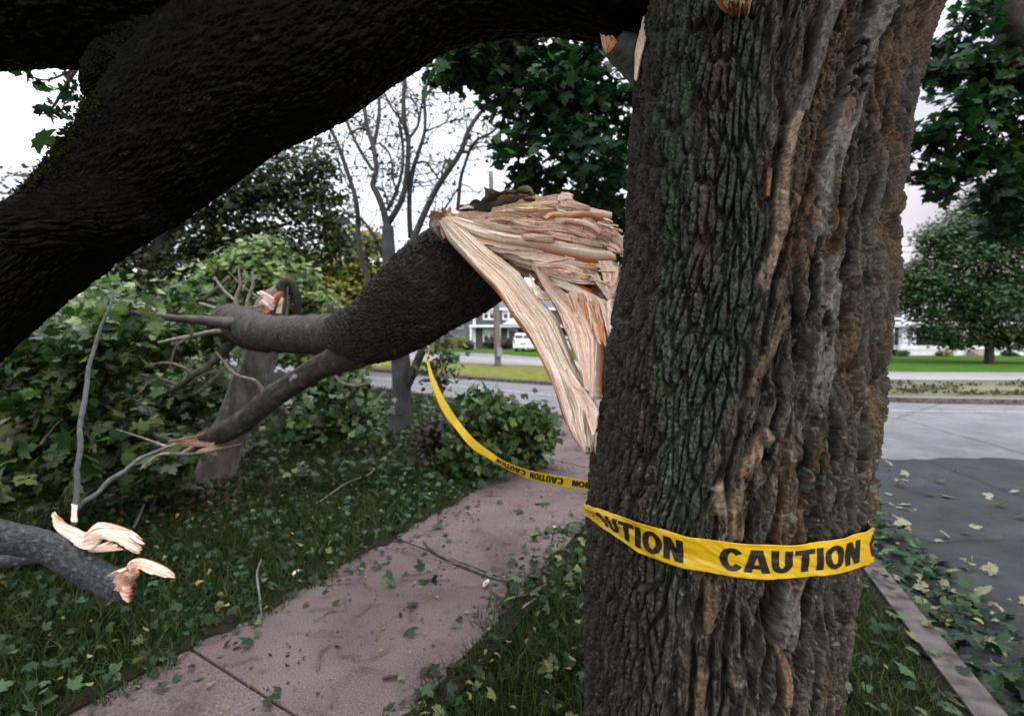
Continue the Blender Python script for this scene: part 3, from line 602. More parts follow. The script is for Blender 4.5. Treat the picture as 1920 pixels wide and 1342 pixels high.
def q5(pts, d): return [(600 + x/2.684, 340 + y/2.684, dd) for (x, y), dd in zip(pts, np.linspace(d[0], d[1], len(pts)))]
sl_ = empty('snapped_limb', G(820, 930), 'snapped maple limb hanging from splintered pale wood, its bark dark and mossy', 'fallen limb')
mk('limb_bark', *pxtube([(985,462,2.24,50),(940,472,2.26,74),(882,494,2.28,88),(820,532,2.32,90),(760,578,2.42,80),(705,618,2.56,64),(665,624,2.72,50),(640,627,2.9,38),(620,627,3.05,28)], 560, 260, lambda a, L, t_, R: 1.5*limbdisp(401)(a, L, t_, R) + .07*R*n3(np.cos(t_)*1.3, np.sin(t_)*1.3, L*4, 409)), M['darkbark'], sl_)
mk('limb_section', *pxtube([(680,620,2.66,36),(650,626,2.85,40),(610,627,3.1,37),(560,627,3.45,35),(515,626,3.8,34),(480,622,4.1,36),(445,606,4.4,34),(425,592,4.6,26)], 260, 120, lambda a, L, t_, R: .5*limbdisp(403)(a, L, t_, R) + .007*np.exp(-((L*3.2) % 1 - .5)**2/.004)), M['midbark'], sl_)
mk('branch', *pxtube([(775,606,2.62,26),(715,643,2.70,32),(660,662,2.75,29),(610,684,2.85,22),(560,712,2.95,20),(510,747,3.05,19),(465,782,3.15,20),(430,804,3.2,21),(395,818,3.25,17),(368,824,3.3,10)], 260, 60, barkdisp(.006, .9, 411, .12)), M['midbark'], sl_)
for pl in ([(470,612,4.2,20),(400,603,4.0,13),(330,597,3.8,11),(270,590,3.7,9),(238,585,3.6,7)], [(452,622,4.3,10),(400,622,4.2,7),(350,632,4.1,6),(296,643,4.0,5)],
           [(446,630,4.4,14),(410,670,4.4,11),(370,700,4.3,9),(330,728,4.3,7),(285,748,4.3,5)], [(331,722,4.3,5),(290,707,4.2,4.5),(250,702,4.2,4),(214,705,4.1,3)],
           [(250,702,4.2,3.6),(262,728,4.2,3.5),(270,750,4.2,3.2)], [(445,590,4.5,7),(443,560,4.5,5.5),(450,535,4.5,4),(447,500,4.5,2.5)], [(443,565,4.5,4.5),(420,545,4.5,4),(402,520,4.5,3)],
           [(462,595,4.5,6),(464,565,4.5,5),(474,535,4.5,4.5),(473,508,4.5,3)], [(440,598,4.5,8),(415,583,4.5,6),(395,575,4.5,5),(374,568,4.5,3.5)], [(455,545,4.5,3.2),(462,525,4.5,2.5),(457,505,4.5,2)], [(300,589,3.75,5),(270,570,3.8,4),(245,574,3.8,3),(215,560,3.8,2)], [(345,597,3.85,5),(360,625,3.9,4),(330,650,3.9,3),(318,690,3.9,2)], [(360,706,4.3,6),(345,690,4.25,5),(310,680,4.2,3.5),(262,690,4.2,2)], [(500,745,3.05,7),(480,715,3.0,5),(440,700,2.95,3.5),(405,660,2.9,2)], [(620,690,2.86,6),(640,715,2.8,5),(668,722,2.75,4),(690,716,2.7,2)], [(385,820,3.25,7),(340,850,3.2,5),(300,852,3.15,4),(262,880,3.1,2.5)],
           [(420,590,4.5,5),(450,582,4.6,4),(490,573,4.6,3)], [(430,680,4.4,4),(400,710,4.4,3.5),(370,735,4.4,3),(358,740,4.4,2)], [(420,695,4.4,3),(385,700,4.4,2.5),(352,722,4.4,2)], [(540,716,2.97,10),(549,712,2.9,9),(553,706,2.85,8)]):
    mk('twig', *pxtube([(a, b, d, r*(.6 if r < 13 else .8)) for a, b, d, r in pl], 60, 12, barkdisp(.003, .5, int(pl[0][0]), .10)), M['paletwig'] if pl[0][3] < 13 else M['bark'], sl_)
slab('torn_tip', [(410,800,3.18),(370,815,3.22),(310,826,3.25)], [(412,836,3.18),(375,836,3.22),(318,832,3.25)], .02, 40, 24, 421, sl_, .006, .1, .35, tint=WB*1.6, back=WB)
slab('splinter', [(395,835,3.2),(380,840,3.2),(366,845,3.2)], [(420,838,3.2),(395,850,3.2),(368,852,3.2)], .02, 30, 16, 423, sl_, .006, .1, .3, tint=WB*1.8, back=WB)
# the broad split face and the beams, tongues and strips below it
slab('split_face', q6([(290,262),(420,262),(640,245),(800,192),(1010,160),(1250,150),(1400,195),(1570,290),(1710,430),(1796,560)], (2.06,1.62)), q6([(280,300),(500,400),(700,430),(900,470),(1100,490),(1300,540),(1500,575),(1650,590),(1740,625),(1770,640)], (2.03,1.55)), .05, 300, 200, 431, sl_, .017, .0, .05, bow=-.02, rough=.020)
for k_, (tp_, bt_, dd_, tn_) in enumerate((([(560,300),(760,262),(960,290),(1090,330)], [(600,345),(780,345),(960,370),(1120,372)], (1.90,1.70), np.array([.72,.52,.33])), ([(700,215),(860,200),(1060,205),(1200,215)], [(730,262),(900,262),(1080,262),(1230,262)], (1.84,1.70), np.array([.76,.57,.38])),
    ([(820,330),(1000,360),(1200,365),(1400,400),(1560,470)], [(840,385),(1020,420),(1220,430),(1410,470),(1540,520)], (1.77,1.58), WP), ([(480,330),(650,365),(820,400),(980,430)], [(500,375),(660,405),(830,440),(1010,462)], (1.92,1.74), WL), ([(1180,310),(1330,318),(1480,350),(1600,430)], [(1190,352),(1340,365),(1480,400),(1590,470)], (1.66,1.56), WP*1.05),
    ([(1230,165),(1360,190),(1480,235)], [(1230,205),(1360,232),(1500,262)], (1.68,1.62), WP*.95), ([(1320,480),(1450,505),(1600,545)], [(1330,520),(1460,545),(1640,585)], (1.60,1.53), WP*.9), ([(900,470),(1040,485),(1180,500)], [(910,500),(1050,515),(1200,522)], (1.70,1.62), WP))):
    slab('splinter', q6(tp_, dd_), q6(bt_, [v_ - .012 for v_ in dd_]), .012, 120, 44, 1600 + k_, sl_, .008, .08, .16, tint=tn_, rough=.010 if k_ < 2 else .003)
slab('split_face', q6([(1090,300),(1160,262),(1300,270),(1440,240),(1560,262),(1690,305)], (1.72,1.60)), q6([(1100,330),(1170,290),(1300,300),(1440,285),(1560,300),(1685,318)], (1.70,1.58)), .018, 120, 30, 437, sl_, .006, .1, .10, tint=WP)
slab('splinter', q6([(1210,130),(1260,105),(1350,130)], (1.75,1.72)), q6([(1215,165),(1290,160),(1350,172)], (1.72,1.70)), .02, 40, 20, 438, sl_, .005, .1, .1, tint=WP)
slab('splinter', q6([(1535,365),(1600,420),(1700,510),(1790,600)], (1.60,1.52)), q6([(1560,345),(1640,385),(1740,470),(1795,545)], (1.58,1.52)), .012, 80, 30, 439, sl_, .003, .02, .04, tint=WP*.85)
slab('splinter', q6([(1405,345),(1400,400),(1375,460)], (1.60,1.63)), q6([(1438,345),(1425,410),(1395,440)], (1.58,1.63)), .012, 30, 10, 440, sl_, .002, .02, .1, tint=WP*.8)
slab('beam', q6([(250,300),(500,345),(760,430),(1000,475),(1300,545),(1560,592),(1715,645)], (2.02,1.50)), q6([(262,345),(520,462),(760,522),(1000,562),(1250,602),(1500,648),(1720,668)], (1.99,1.48)), .045, 260, 70, 441, sl_, .008, .0, .05, bow=.012, tint=WL*1.06)
slab('beam_underside', q6([(262,340),(520,458),(760,518),(1000,558),(1250,598),(1500,645),(1690,668)], (2.0,1.50)), q6([(300,400),(500,545),(640,610),(830,648),(1000,722),(1110,750),(1280,720),(1560,745),(1660,705)], (2.16,1.62)), .04, 240, 90, 443, sl_, .011, .0, .05, eR=.8, tint=WP, rough=.008)
slab('tongue', q6([(1000,690),(1200,690),(1400,735),(1610,805)], (1.74,1.54)), q6([(1075,795),(1250,835),(1400,875),(1555,885)], (1.72,1.56)), .02, 120, 60, 445, sl_, .006, .05, .16, tint=WP*1.02)
slab('tongue', q6([(1000,712),(1100,775),(1300,852),(1420,925),(1580,1000),(1692,1070)], (1.80,1.46)), q6([(1010,760),(1180,880),(1390,965),(1530,1035),(1655,1090)], (1.80,1.46)), .03, 140, 40, 447, sl_, .005, .05, .10, bow=.008, tint=WL*.97)
slab('tongue', q6([(1560,680),(1600,790),(1640,910),(1690,995)], (1.55,1.46)), q6([(1690,680),(1756,760),(1748,880),(1702,990)], (1.50,1.44)), .02, 90, 50, 449, sl_, .006, .02, .08, tint=WP*.95)
slab('tongue', q6([(1480,790),(1560,900),(1640,1000),(1700,1060)], (1.56,1.46)), q6([(1560,790),(1620,900),(1680,980),(1706,1020)], (1.55,1.45)), .015, 70, 30, 450, sl_, .005, .02, .12, tint=WP*.85)
slab('splinter', q6([(1020,1010),(1200,1020),(1330,1000),(1390,1005)], (1.7,1.6)), q6([(1180,880),(1260,940),(1340,985),(1392,1008)], (1.7,1.6)), .012, 60, 24, 451, sl_, .004, .05, .1, tint=WP*.9)
slab('split_core', q6([(560,520),(800,600),(1000,640),(1300,640),(1560,660),(1730,680)], (2.22,1.62)), q6([(900,700),(1020,800),(1180,920),(1400,1020),(1560,1080),(1700,1110)], (2.1,1.56)), .03, 160, 90, 452, sl_, .018, .02, .06, tint=WP*.62, rough=.02)
slab('split_core', q5([(1120,470),(1200,560),(1290,690),(1360,860),(1398,1060)], (1.92,1.50)), q5([(1480,560),(1478,680),(1462,800),(1440,920),(1412,1060)], (1.62,1.44)), .02, 160, 90, 453, sl_, .014, .02, .14, tint=WP*.72, rough=.012)
# a ragged fringe of fine splinters along the break
rs = np.random.default_rng(99)
for k in range(58):
    if k < 26: t_ = rs.uniform(); a0 = np.array([1560 + 210*t_, 300 + 330*t_]) + rs.normal(size=2)*26; dr = np.array([1.0, .35 + .5*t_]) + rs.normal(size=2)*.16; ln_ = rs.uniform(60, 150); dd = 1.60 - .04*t_ - rs.uniform(0, .05)
    elif k < 40: t_ = rs.uniform(); a0 = np.array([1050 + 560*t_, 700 + 160*t_]) + rs.normal(size=2)*30; dr = np.array([1.0, .28]) + rs.normal(size=2)*.14; ln_ = rs.uniform(90, 220); dd = 1.70 - .2*t_ - rs.uniform(0, .04)
    else: t_ = rs.uniform(); a0 = np.array([1250 + 400*t_, 960 + 90*t_]) + rs.normal(size=2)*26; dr = np.array([.30 - .2*t_, 1.0]) + rs.normal(size=2)*.08; ln_ = rs.uniform(120, 330); dd = 1.62 - .2*t_ - rs.uniform(0, .05)
    dr = dr/np.linalg.norm(dr); pe = np.array([-dr[1], dr[0]])*rs.uniform(3, 9); mid_ = a0 + dr*ln_*.5 + rs.normal(size=2)*6; tp_ = a0 + dr*ln_
    slab('splinter', q6([a0, mid_, tp_], (dd, dd - .03)), q6([a0 + pe, mid_ + pe*.8, tp_ + pe*.02], (dd - .004, dd - .034)), .003, 28, 7, 1500 + k, sl_, .0022, .0, .12, tint=[WL, WP, WP*.8, WO*1.5][k % 4 if k >= 26 else k % 3])
# hanging strips
slab('hanging_strip', q5([(598,205),(640,290),(735,395),(815,475),(895,560),(975,685),(1060,800),(1130,935),(1180,1050),(1230,1200),(1268,1280),(1335,1370)], (2.0,1.33)), q5([(650,185),(760,268),(880,375),(1000,468),(1090,580),(1180,680),(1235,790),(1290,925),(1345,1020),(1402,1140),(1402,1200),(1385,1370)], (1.98,1.31)), .035, 360, 110, 461, sl_, .0095, .0, .02, eL=1., bow=.010, tint=WL)
slab('hanging_strip', q5([(655,205),(700,260),(760,300),(860,380),(905,430)], (1.97,1.83)), q5([(672,200),(740,260),(820,320),(900,390),(935,440)], (1.96,1.82)), .012, 90, 18, 463, sl_, .003, .0, .1, tint=WL*1.05)
slab('hanging_strip', q5([(1210,960),(1270,1060),(1330,1160),(1380,1290)], (1.42,1.29)), q5([(1250,930),(1320,1030),(1390,1130),(1404,1180)], (1.41,1.28)), .012, 100, 34, 464, sl_, .005, .04, .06, tint=WP*.92)
slab('splinter', q5([(1085,575),(1070,540),(1052,460)], (1.62,1.66)), q5([(1130,600),(1090,530),(1056,462)], (1.62,1.66)), .01, 50, 12, 465, sl_, .002, .0, .08, tint=WL)
slab('inner_strip', q5([(1075,430),(1105,500),(1190,640),(1235,760),(1290,890),(1350,990),(1398,1100)], (1.76,1.36)), q5([(1125,440),(1180,520),(1260,590),(1350,640),(1415,740),(1418,880),(1410,1090)], (1.72,1.34)), .03, 240, 110, 467, sl_, .010, .0, .06, eL=1., bow=.01, tint=WP*.98)
slab('inner_strip', q5([(1090,505),(1130,540),(1180,620),(1225,720),(1260,800)], (1.80,1.66)), q5([(1120,520),(1165,560),(1210,640),(1245,730),(1270,800)], (1.78,1.66)), .02, 100, 26, 469, sl_, .004, .0, .1, eL=1., eR=.5, tint=WO*1.3)
for a, b, c, e, d0, sd in ((1250,560,1395,835,1.56,1), (1290,560,1405,800,1.53,2), (1335,575,1412,830,1.50,3), (1370,610,1440,840,1.46,4), (1400,590,1475,800,1.44,5), (1225,570,1330,760,1.6,6), (1440,600,1470,770,1.42,7), (1350,600,1425,760,1.48,8)):
    slab('splinter', q5([(a,b),((a+c)/2-8,(b+e)/2),(c-6,e)], (d0,d0-.08)), q5([(a+34,b),((a+c)/2+26,(b+e)/2),(c+8,e-10)], (d0-.01,d0-.09)), .012, 80, 16, 470 + sd, sl_, .004, .0, .08, eL=(sd % 3 == 0)*1., tint=(WP if sd % 2 else WO*1.5))
slab('splinter', q5([(1425,620),(1440,720),(1447,800)], (1.42,1.36)), q5([(1478,620),(1474,720),(1455,800)], (1.41,1.36)), .02, 60, 20, 479, sl_, .003, .0, .1, tint=WO*1.25, eL=.5)
# bark rind over the top of the break, and the dark knot at its tip
slab('bark_rind', q6([(360,235),(520,190),(640,150),(740,108),(850,112),(930,98),(1005,130)], (2.12,1.86)), q6([(380,262),(540,300),(650,240),(800,200),(900,185),(980,180),(1020,165)], (2.05,1.82)), .05, 120, 50, 481, sl_, .014, .05, .05, tint=BK*1.2, back=BK, rough=.035)
slab('splinter', q6([(370,230),(440,205),(505,222)], (2.03,2.0)), q6([(375,242),(440,232),(500,236)], (2.03,2.0)), .01, 30, 10, 483, sl_, .003, .0, .1, tint=WL)
slab('bark_rind', q6([(150,250),(150,330),(170,430),(200,520)], (2.06,2.04)), q6([(235,225),(245,320),(250,420),(330,560)], (2.03,2.02)), .06, 70, 40, 485, sl_, .014, .05, .05, tint=BK, back=BK, rough=.03)
for i, (a, b, c, e) in enumerate(((225,215,245,440), (245,235,300,330), (180,365,245,430), (165,235,215,270), (255,300,330,290), (205,370,240,500), (285,215,250,300))):
    slab('splinter', q6([(a,b),((a+c)/2,(b+e)/2),(c,e)], (1.995,1.99)), q6([(a+20,b+6),((a+c)/2+22,(b+e)/2),(c+16,e)], (1.99,1.985)), .01, 30, 10, 487 + i, sl_, .003, .1, .2, tint=(WO if i % 2 == 0 else WP))
# slivers left on the standing trunk
slab('splinter', [(1206,30,1.26),(1196,80,1.25),(1190,120,1.24),(1190,152,1.23)], [(1219,30,1.25),(1210,80,1.24),(1200,118,1.23),(1194,152,1.22)], .01, 60, 14, 501, maple, .003, .05, .05, tint=WP*.8)
slab('torn_scar', [(1335,-10,1.02),(1350,10,1.0),(1365,24,.99)], [(1400,-20,.99),(1408,5,.98),(1402,30,.97)], .015, 60, 40, 503, maple, .008, .1, .25, tint=np.array([.12,.07,.03]))
mk('broken_stub', *pxtube([(1215,160,1.42,20),(1195,120,1.40,30),(1172,85,1.38,36),(1150,70,1.36,30)], 50, 40, barkdisp(.006, 1, 505)), M['greybark'], maple)
slab('splinter', [(1125,62,1.30),(1128,80,1.30),(1136,104,1.30)], [(1150,66,1.29),(1156,84,1.29),(1140,104,1.30)], .01, 30, 14, 507, maple, .005, .1, .2, tint=WO*.8)

# ------------------------------------------------------------------ caution tape: round the trunk, then sagging away to the bare tree
def ring_pt(pxv, pyv, off):
    r0 = np.array([(pxv - 960)/F_PX, 1.0]); zc = 1.04; ax, ay, R = [float(v) for v in trunk_axis(np.array(zc))]; R += off
    a = r0 @ r0; b = -2*(r0 @ np.array([ax, ay])); c = ax*ax + ay*ay - R*R; disc = b*b - 4*a*c
    t = (-b - math.sqrt(disc))/(2*a) if disc > 0 else -b/(2*a)
    p = P(pxv, pyv, t); return p, math.atan2(p[1] - ay, p[0] - ax)
TOP = [(1098,944),(1150,962),(1220,985),(1290,1005),(1400,1019),(1480,1022),(1560,1013),(1625,994),(1637,988)]
BOT = [(1098,966),(1150,1003),(1200,1038),(1270,1062),(1360,1078),(1430,1087),(1500,1083),(1580,1074),(1632,1058),(1637,1052)]
tx = np.concatenate([np.linspace(1097.5, 1110, 14)[:-1], np.linspace(1110, 1628, 200), np.linspace(1628, 1637.5, 14)[1:]])
# smooth the envelope on the ring so that the band bridges the furrows
ty = np.interp(tx, *zip(*TOP)); by = np.interp(tx, *zip(*BOT))
for _ in range(12):
    ty[1:-1] = (ty[:-2] + 2*ty[1:-1] + ty[2:])/4; by[1:-1] = (by[:-2] + 2*by[1:-1] + by[2:])/4
OFF = .013
ptsT = np.array([ring_pt(a, b, OFF)[0] for a, b in zip(tx, ty)]); ptsB = np.array([ring_pt(a, b, OFF)[0] for a, b in zip(tx, by)])
arc = np.concatenate([[0], np.cumsum(np.linalg.norm(np.diff((ptsT + ptsB)/2, axis=0), axis=1))])
ax0, ay0, R0 = [float(v) for v in trunk_axis(np.array(1.04))]
def tape_mid(x): return np.interp(x, tx, arc)
def tape_at(s, t, lift=0.0):
    """arc position s (m), t 0..1 from the lower to the upper edge"""
    s = np.asarray(s, float); t = np.asarray(t, float)
    T_ = np.stack([np.interp(s, arc, ptsT[:, k]) for k in range(3)], -1); B_ = np.stack([np.interp(s, arc, ptsB[:, k]) for k in range(3)], -1)
    p = B_*(1 - t[..., None]) + T_*t[..., None]
    n = p - np.array([ax0, ay0, 0]); n[..., 2] = 0; n /= np.linalg.norm(n, axis=-1)[..., None]
    wr_ = .0042*fbm2(s*17 + t*2.5, t*2.2 - s*4, 601, 3) + .0016*np.abs(n2(s*46 + t*5, t*2.6 - s*9, 605)) + .006*np.exp(-((s - tape_mid(1300))/.05)**2)*np.sin(t*7 + s*20)*.5 + .0035*sst(.86, 1, t)*n2(s*30, t*0, 603) - .010*sst(tape_mid(1230), tape_mid(1120), s)*np.sin(t*2*PI)*.8
    return p + n*(wr_ + lift)[..., None]
NTp = 36
sg, tg = np.meshgrid(arc, np.linspace(0, 1, NTp), indexing='ij')
Vf = tape_at(sg, tg)
# round the back
aL = math.atan2(ptsT[0][1] - ay0, ptsT[0][0] - ax0); aR = math.atan2(ptsT[-1][1] - ay0, ptsT[-1][0] - ax0)
ang = np.linspace(aR, aL if aL > aR else aL + 2*PI, 60)[1:-1]; tt_ = np.linspace(0, 1, 60)[1:-1]
zT = ptsT[-1][2]*(1 - tt_) + ptsT[0][2]*tt_; zB = ptsB[-1][2]*(1 - tt_) + ptsB[0][2]*tt_
Rb = R0 + OFF - .035*np.sqrt(np.sin(PI*tt_))
bk = np.stack([np.stack([ax0 + Rb*np.cos(ang), ay0 + Rb*np.sin(ang), zB*(1 - q) + zT*q], -1) for q in np.linspace(0, 1, NTp)], 1)
full = np.concatenate([Vf, bk, Vf[:1]], 0); nf = len(full)
tape = empty('caution_tape', (ax0, ay0, 0), 'yellow caution tape wrapped round the big maple trunk and sagging off to the bare tree', 'tape')
def solid_band(V3, th=.0006):
    n, m = V3.shape[:2]; du = np.gradient(V3, axis=0); dv = np.gradient(V3, axis=1); N = np.cross(du, dv); N /= np.linalg.norm(N, axis=-1)[..., None] + 1e-12; N = N*np.sign(((np.array([0, 0, CAM_H]) - V3)*N).sum(-1).mean())
    V = np.vstack([V3.reshape(-1, 3), (V3 - N*th).reshape(-1, 3)]); g = grid_faces(n, m); k = n*m; rim = np.concatenate([np.arange(m), m*np.arange(1, n) + m - 1, (n-1)*m + np.arange(m-2, -1, -1), m*np.arange(n-2, 0, -1)]); rn = np.roll(rim, -1)
    return V, [g, g[:, ::-1] + k, np.stack([rim, rim + k, rn + k, rn], -1)]
mk('tape_band', *solid_band(full), M['tape'], tape)
# lettering, heavy grotesque capitals built from quads in a 0..1 tall box
def rectq(x0, y0, x1, y1, n=6): return [[(x0 + (x1-x0)*i/n, y0), (x0 + (x1-x0)*(i+1)/n, y0), (x0 + (x1-x0)*(i+1)/n, y1), (x0 + (x1-x0)*i/n, y1)] for i in range(n)]
def barq(x0, y0, x1, y1, wd, n=10):      # slanted leg with horizontal ends
    return [[(x0 + (x1-x0)*i/n - wd/2, y0 + (y1-y0)*i/n), (x0 + (x1-x0)*i/n + wd/2, y0 + (y1-y0)*i/n), (x0 + (x1-x0)*(i+1)/n + wd/2, y0 + (y1-y0)*(i+1)/n), (x0 + (x1-x0)*(i+1)/n - wd/2, y0 + (y1-y0)*(i+1)/n)] for i in range(n)]
def arcq(cx_, cy_, rx, ry, wx, wy, a0, a1, n=28):
    o = []
    for i in range(n):
        a, b = [math.radians(a0 + (a1 - a0)*k/n) for k in (i, i + 1)]
        o.append([(cx_ + rx*math.cos(a), cy_ + ry*math.sin(a)), (cx_ + rx*math.cos(b), cy_ + ry*math.sin(b)), (cx_ + (rx-wx)*math.cos(b), cy_ + (ry-wy)*math.sin(b)), (cx_ + (rx-wx)*math.cos(a), cy_ + (ry-wy)*math.sin(a))])
    return o
GL = {'C': (.80, arcq(.42, .5, .40, .52, .26, .215, 36, 324)), 'O': (.86, arcq(.43, .5, .41, .52, .26, .215, 0, 360)),
      'A': (.84, barq(.12, 0, .36, 1, .26) + barq(.72, 0, .48, 1, .26) + rectq(.27, .17, .57, .36)), 'U': (.80, rectq(.05, .38, .30, 1, 3) + rectq(.50, .38, .75, 1, 3) + arcq(.40, .38, .35, .40, .25, .23, 180, 360)),
      'T': (.76, rectq(.02, .78, .74, 1) + rectq(.25, 0, .51, .78, 3)), 'I': (.34, rectq(.04, 0, .30, 1, 3)), 'N': (.82, rectq(.04, 0, .29, 1, 3) + rectq(.52, 0, .77, 1, 3) + barq(.185, 1, .625, 0, .28))}
def word_mesh(word, s0, s1, t0, t1, at, lift, smin=-1e9, smax=1e9):
    tot = sum(GL[c][0] for c in word); V, Fz = [], []; x = 0; li = 0
    for ch in word:
        for qi, q in enumerate(GL[ch][1]):
            # split tall quads so the letters follow the band
            (xa, ya), (xb, yb), (xc, yc), (xd, yd) = q; m = 5 if abs(yc - yb) > .4 else 1
            for k in range(m):
                f0, f1 = k/m, (k+1)/m
                pts = [(xa + (xd-xa)*f0, ya + (yd-ya)*f0), (xb + (xc-xb)*f0, yb + (yc-yb)*f0), (xb + (xc-xb)*f1, yb + (yc-yb)*f1), (xa + (xd-xa)*f1, ya + (yd-ya)*f1)]
                ss = [s0 + (s1 - s0)*(x + p[0])/tot for p in pts]
                if min(ss) < smin or max(ss) > smax: continue
                V += [(s, t0 + (t1 - t0)*p[1], lift + .00012*(li % 3)) for s, p in zip(ss, pts)]; Fz.append([len(V) - 4 + i for i in range(4)]); 
            li += 1
        x += GL[ch][0]
    V = np.array(V); return at(V[:, 0], V[:, 1], V[:, 2]), [np.array(Fz)]
wf = tape_mid(1612) - tape_mid(1348)
mk('lettering', *word_mesh('CAUTION', tape_mid(1348), tape_mid(1612), .17, .83, tape_at, .0011), M['ink'], tape, smooth=False)
mk('lettering', *word_mesh('CAUTION', tape_mid(1284) - wf*1.0, tape_mid(1284), .15, .83, tape_at, .0011, tape_mid(1122)), M['ink'], tape, smooth=False)
mk('lettering', *word_mesh('CAUTION', tape_mid(1629), tape_mid(1629) + wf, .17, .83, tape_at, .0011, -9, arc[-1]), M['ink'], tape, smooth=False)
# the sagging run: (px, py, depth) along the upper and lower edge
U1 = [(1112,901,1.50),(1095,900,1.56),(1050,892,1.74),(1010,885,1.95),(985,879,2.12),(950,866,2.45),(925,851,2.8),(890,824,3.5),(866,797,4.2),(840,760,5.2),(822,726,5.9),(811,700,6.5),(803,675,7.1),(797,650,7.7)]
U2 = [(1112,919,1.50),(1095,917,1.55),(1050,911,1.73),(1010,903,1.94),(985,895,2.11),(950,879,2.44),(920,862,2.78),(882,838,3.5),(856,806,4.2),(830,772,5.2),(814,735,5.9),(805,706,6.5),(800,678,7.1),(796,652,7.7)]
ua = catmull([P(*p) for p in U1], 260); ub = catmull([P(*p) for p in U2], 260)
al = np.concatenate([[0], np.cumsum(np.linalg.norm(np.diff((ua + ub)/2, axis=0), axis=1))])
def run_at(s, t, lift=0.0):
    s = np.asarray(s, float); t = np.asarray(t, float)
    A = np.stack([np.interp(s, al, ua[:, k]) for k in range(3)], -1); B = np.stack([np.interp(s, al, ub[:, k]) for k in range(3)], -1)
    p = B*(1 - t[..., None]) + A*t[..., None]; n = np.array([0, 0, CAM_H]) - p; n /= np.linalg.norm(n, axis=-1)[..., None]
    return p + n*(.006*np.sin(t*PI)*n2(s*5, t, 611) + .003*fbm2(s*9, t*2, 613, 2) + lift)[..., None]
sg, tg = np.meshgrid(al, np.linspace(0, 1, 12), indexing='ij')
mk('tape_run', *solid_band(run_at(sg, tg), .0008), M['tape'], tape)
def s_at(pxv):
    pp = (ua + ub)/2; x, y = proj(pp); return float(np.interp(-pxv, -x, al))
def flip(at): return lambda s, t, l: at(s, 1 - t, l)
for a, b in ((1056, 993), (986, 930), (1135, 1072)):       # printed upside down on this run: reads from right to left
    mk('lettering', *word_mesh('CAUTION', s_at(a) if a < 1112 else -.16, s_at(b), .18, .82, flip(run_at), .0045, 0.0), M['ink'], tape, smooth=False)
mk('knot', *pxtube([(790,640,7.75,5),(797,648,7.72,7),(800,656,7.7,5),(797,664,7.7,2)], 16, 10), M['tape'], tape)

# ------------------------------------------------------------------ living trees
def limb_px(pls, par, mat, name='trunk', seg=30, nv=12, amp=.008, names=None):
    for i, pl in enumerate(pls):
        mk(name if i == 0 else 'branch', *pxtube(pl, seg, nv, barkdisp(amp*min(1, pl[0][3]*pl[0][2]/200), 1.2, 700 + i + int(pl[0][0]))), mat, par)
def cpx(lst, d): return [(P(a, b, dd), sz(r, dd)) for (a, b, r, dd) in [(q[0], q[1], q[2], q[3] if len(q) > 3 else d) for q in lst]]
# the snapped snag in the lawn
snag = empty('broken_snag', G(415, 905), 'grey snag of a small snapped tree rising behind the fallen limb', 'snag')
mk('trunk', *pxtube([(396,940,4.9,56),(403,905,4.9,38),(416,850,4.92,31),(440,790,4.95,29),(463,730,5.0,29),(481,680,5.0,28),(494,630,5.0,27),(508,580,5.02,28),(520,556,5.02,22),(534,541,5.02,13),(541,533,5.02,8)], 140, 48, barkdisp(.010, 1.2, 711, .10)), M['snagbark'], snag)
mk('branch', *pxtube([(530,545,5.0,15),(538,533,5.0,14),(547,536,5.0,10),(556,555,5.0,8),(557,580,5.0,7),(552,604,5.0,5)], 40, 16, barkdisp(.006, 1, 713)), M['darkbark'], snag)
mk('branch', *pxtube([(470,690,4.95,12),(458,680,4.93,9),(460,672,4.93,6)], 16, 10), M['snagbark'], snag)
for i, (a, b, tint) in enumerate((([(480,548),(498,560),(512,576)], [(490,545),(510,556),(522,572)], WP), ([(484,566),(494,572),(506,584)], [(498,556),(505,566),(516,580)], WP*.75), ([(505,566),(513,556),(530,546)], [(508,575),(522,563),(535,548)], WO*.8), ([(517,588),(522,570),(528,554)], [(527,588),(529,572),(533,558)], WP*.9), ([(484,580),(494,580),(505,576)], [(488,590),(498,590),(510,584)], WO*.9))):
    slab('splinter', [(x, y, 4.86) for x, y in a], [(x, y, 4.84) for x, y in b], .02, 30, 12, 715 + i, snag, .008, .05, .2, tint=tint)
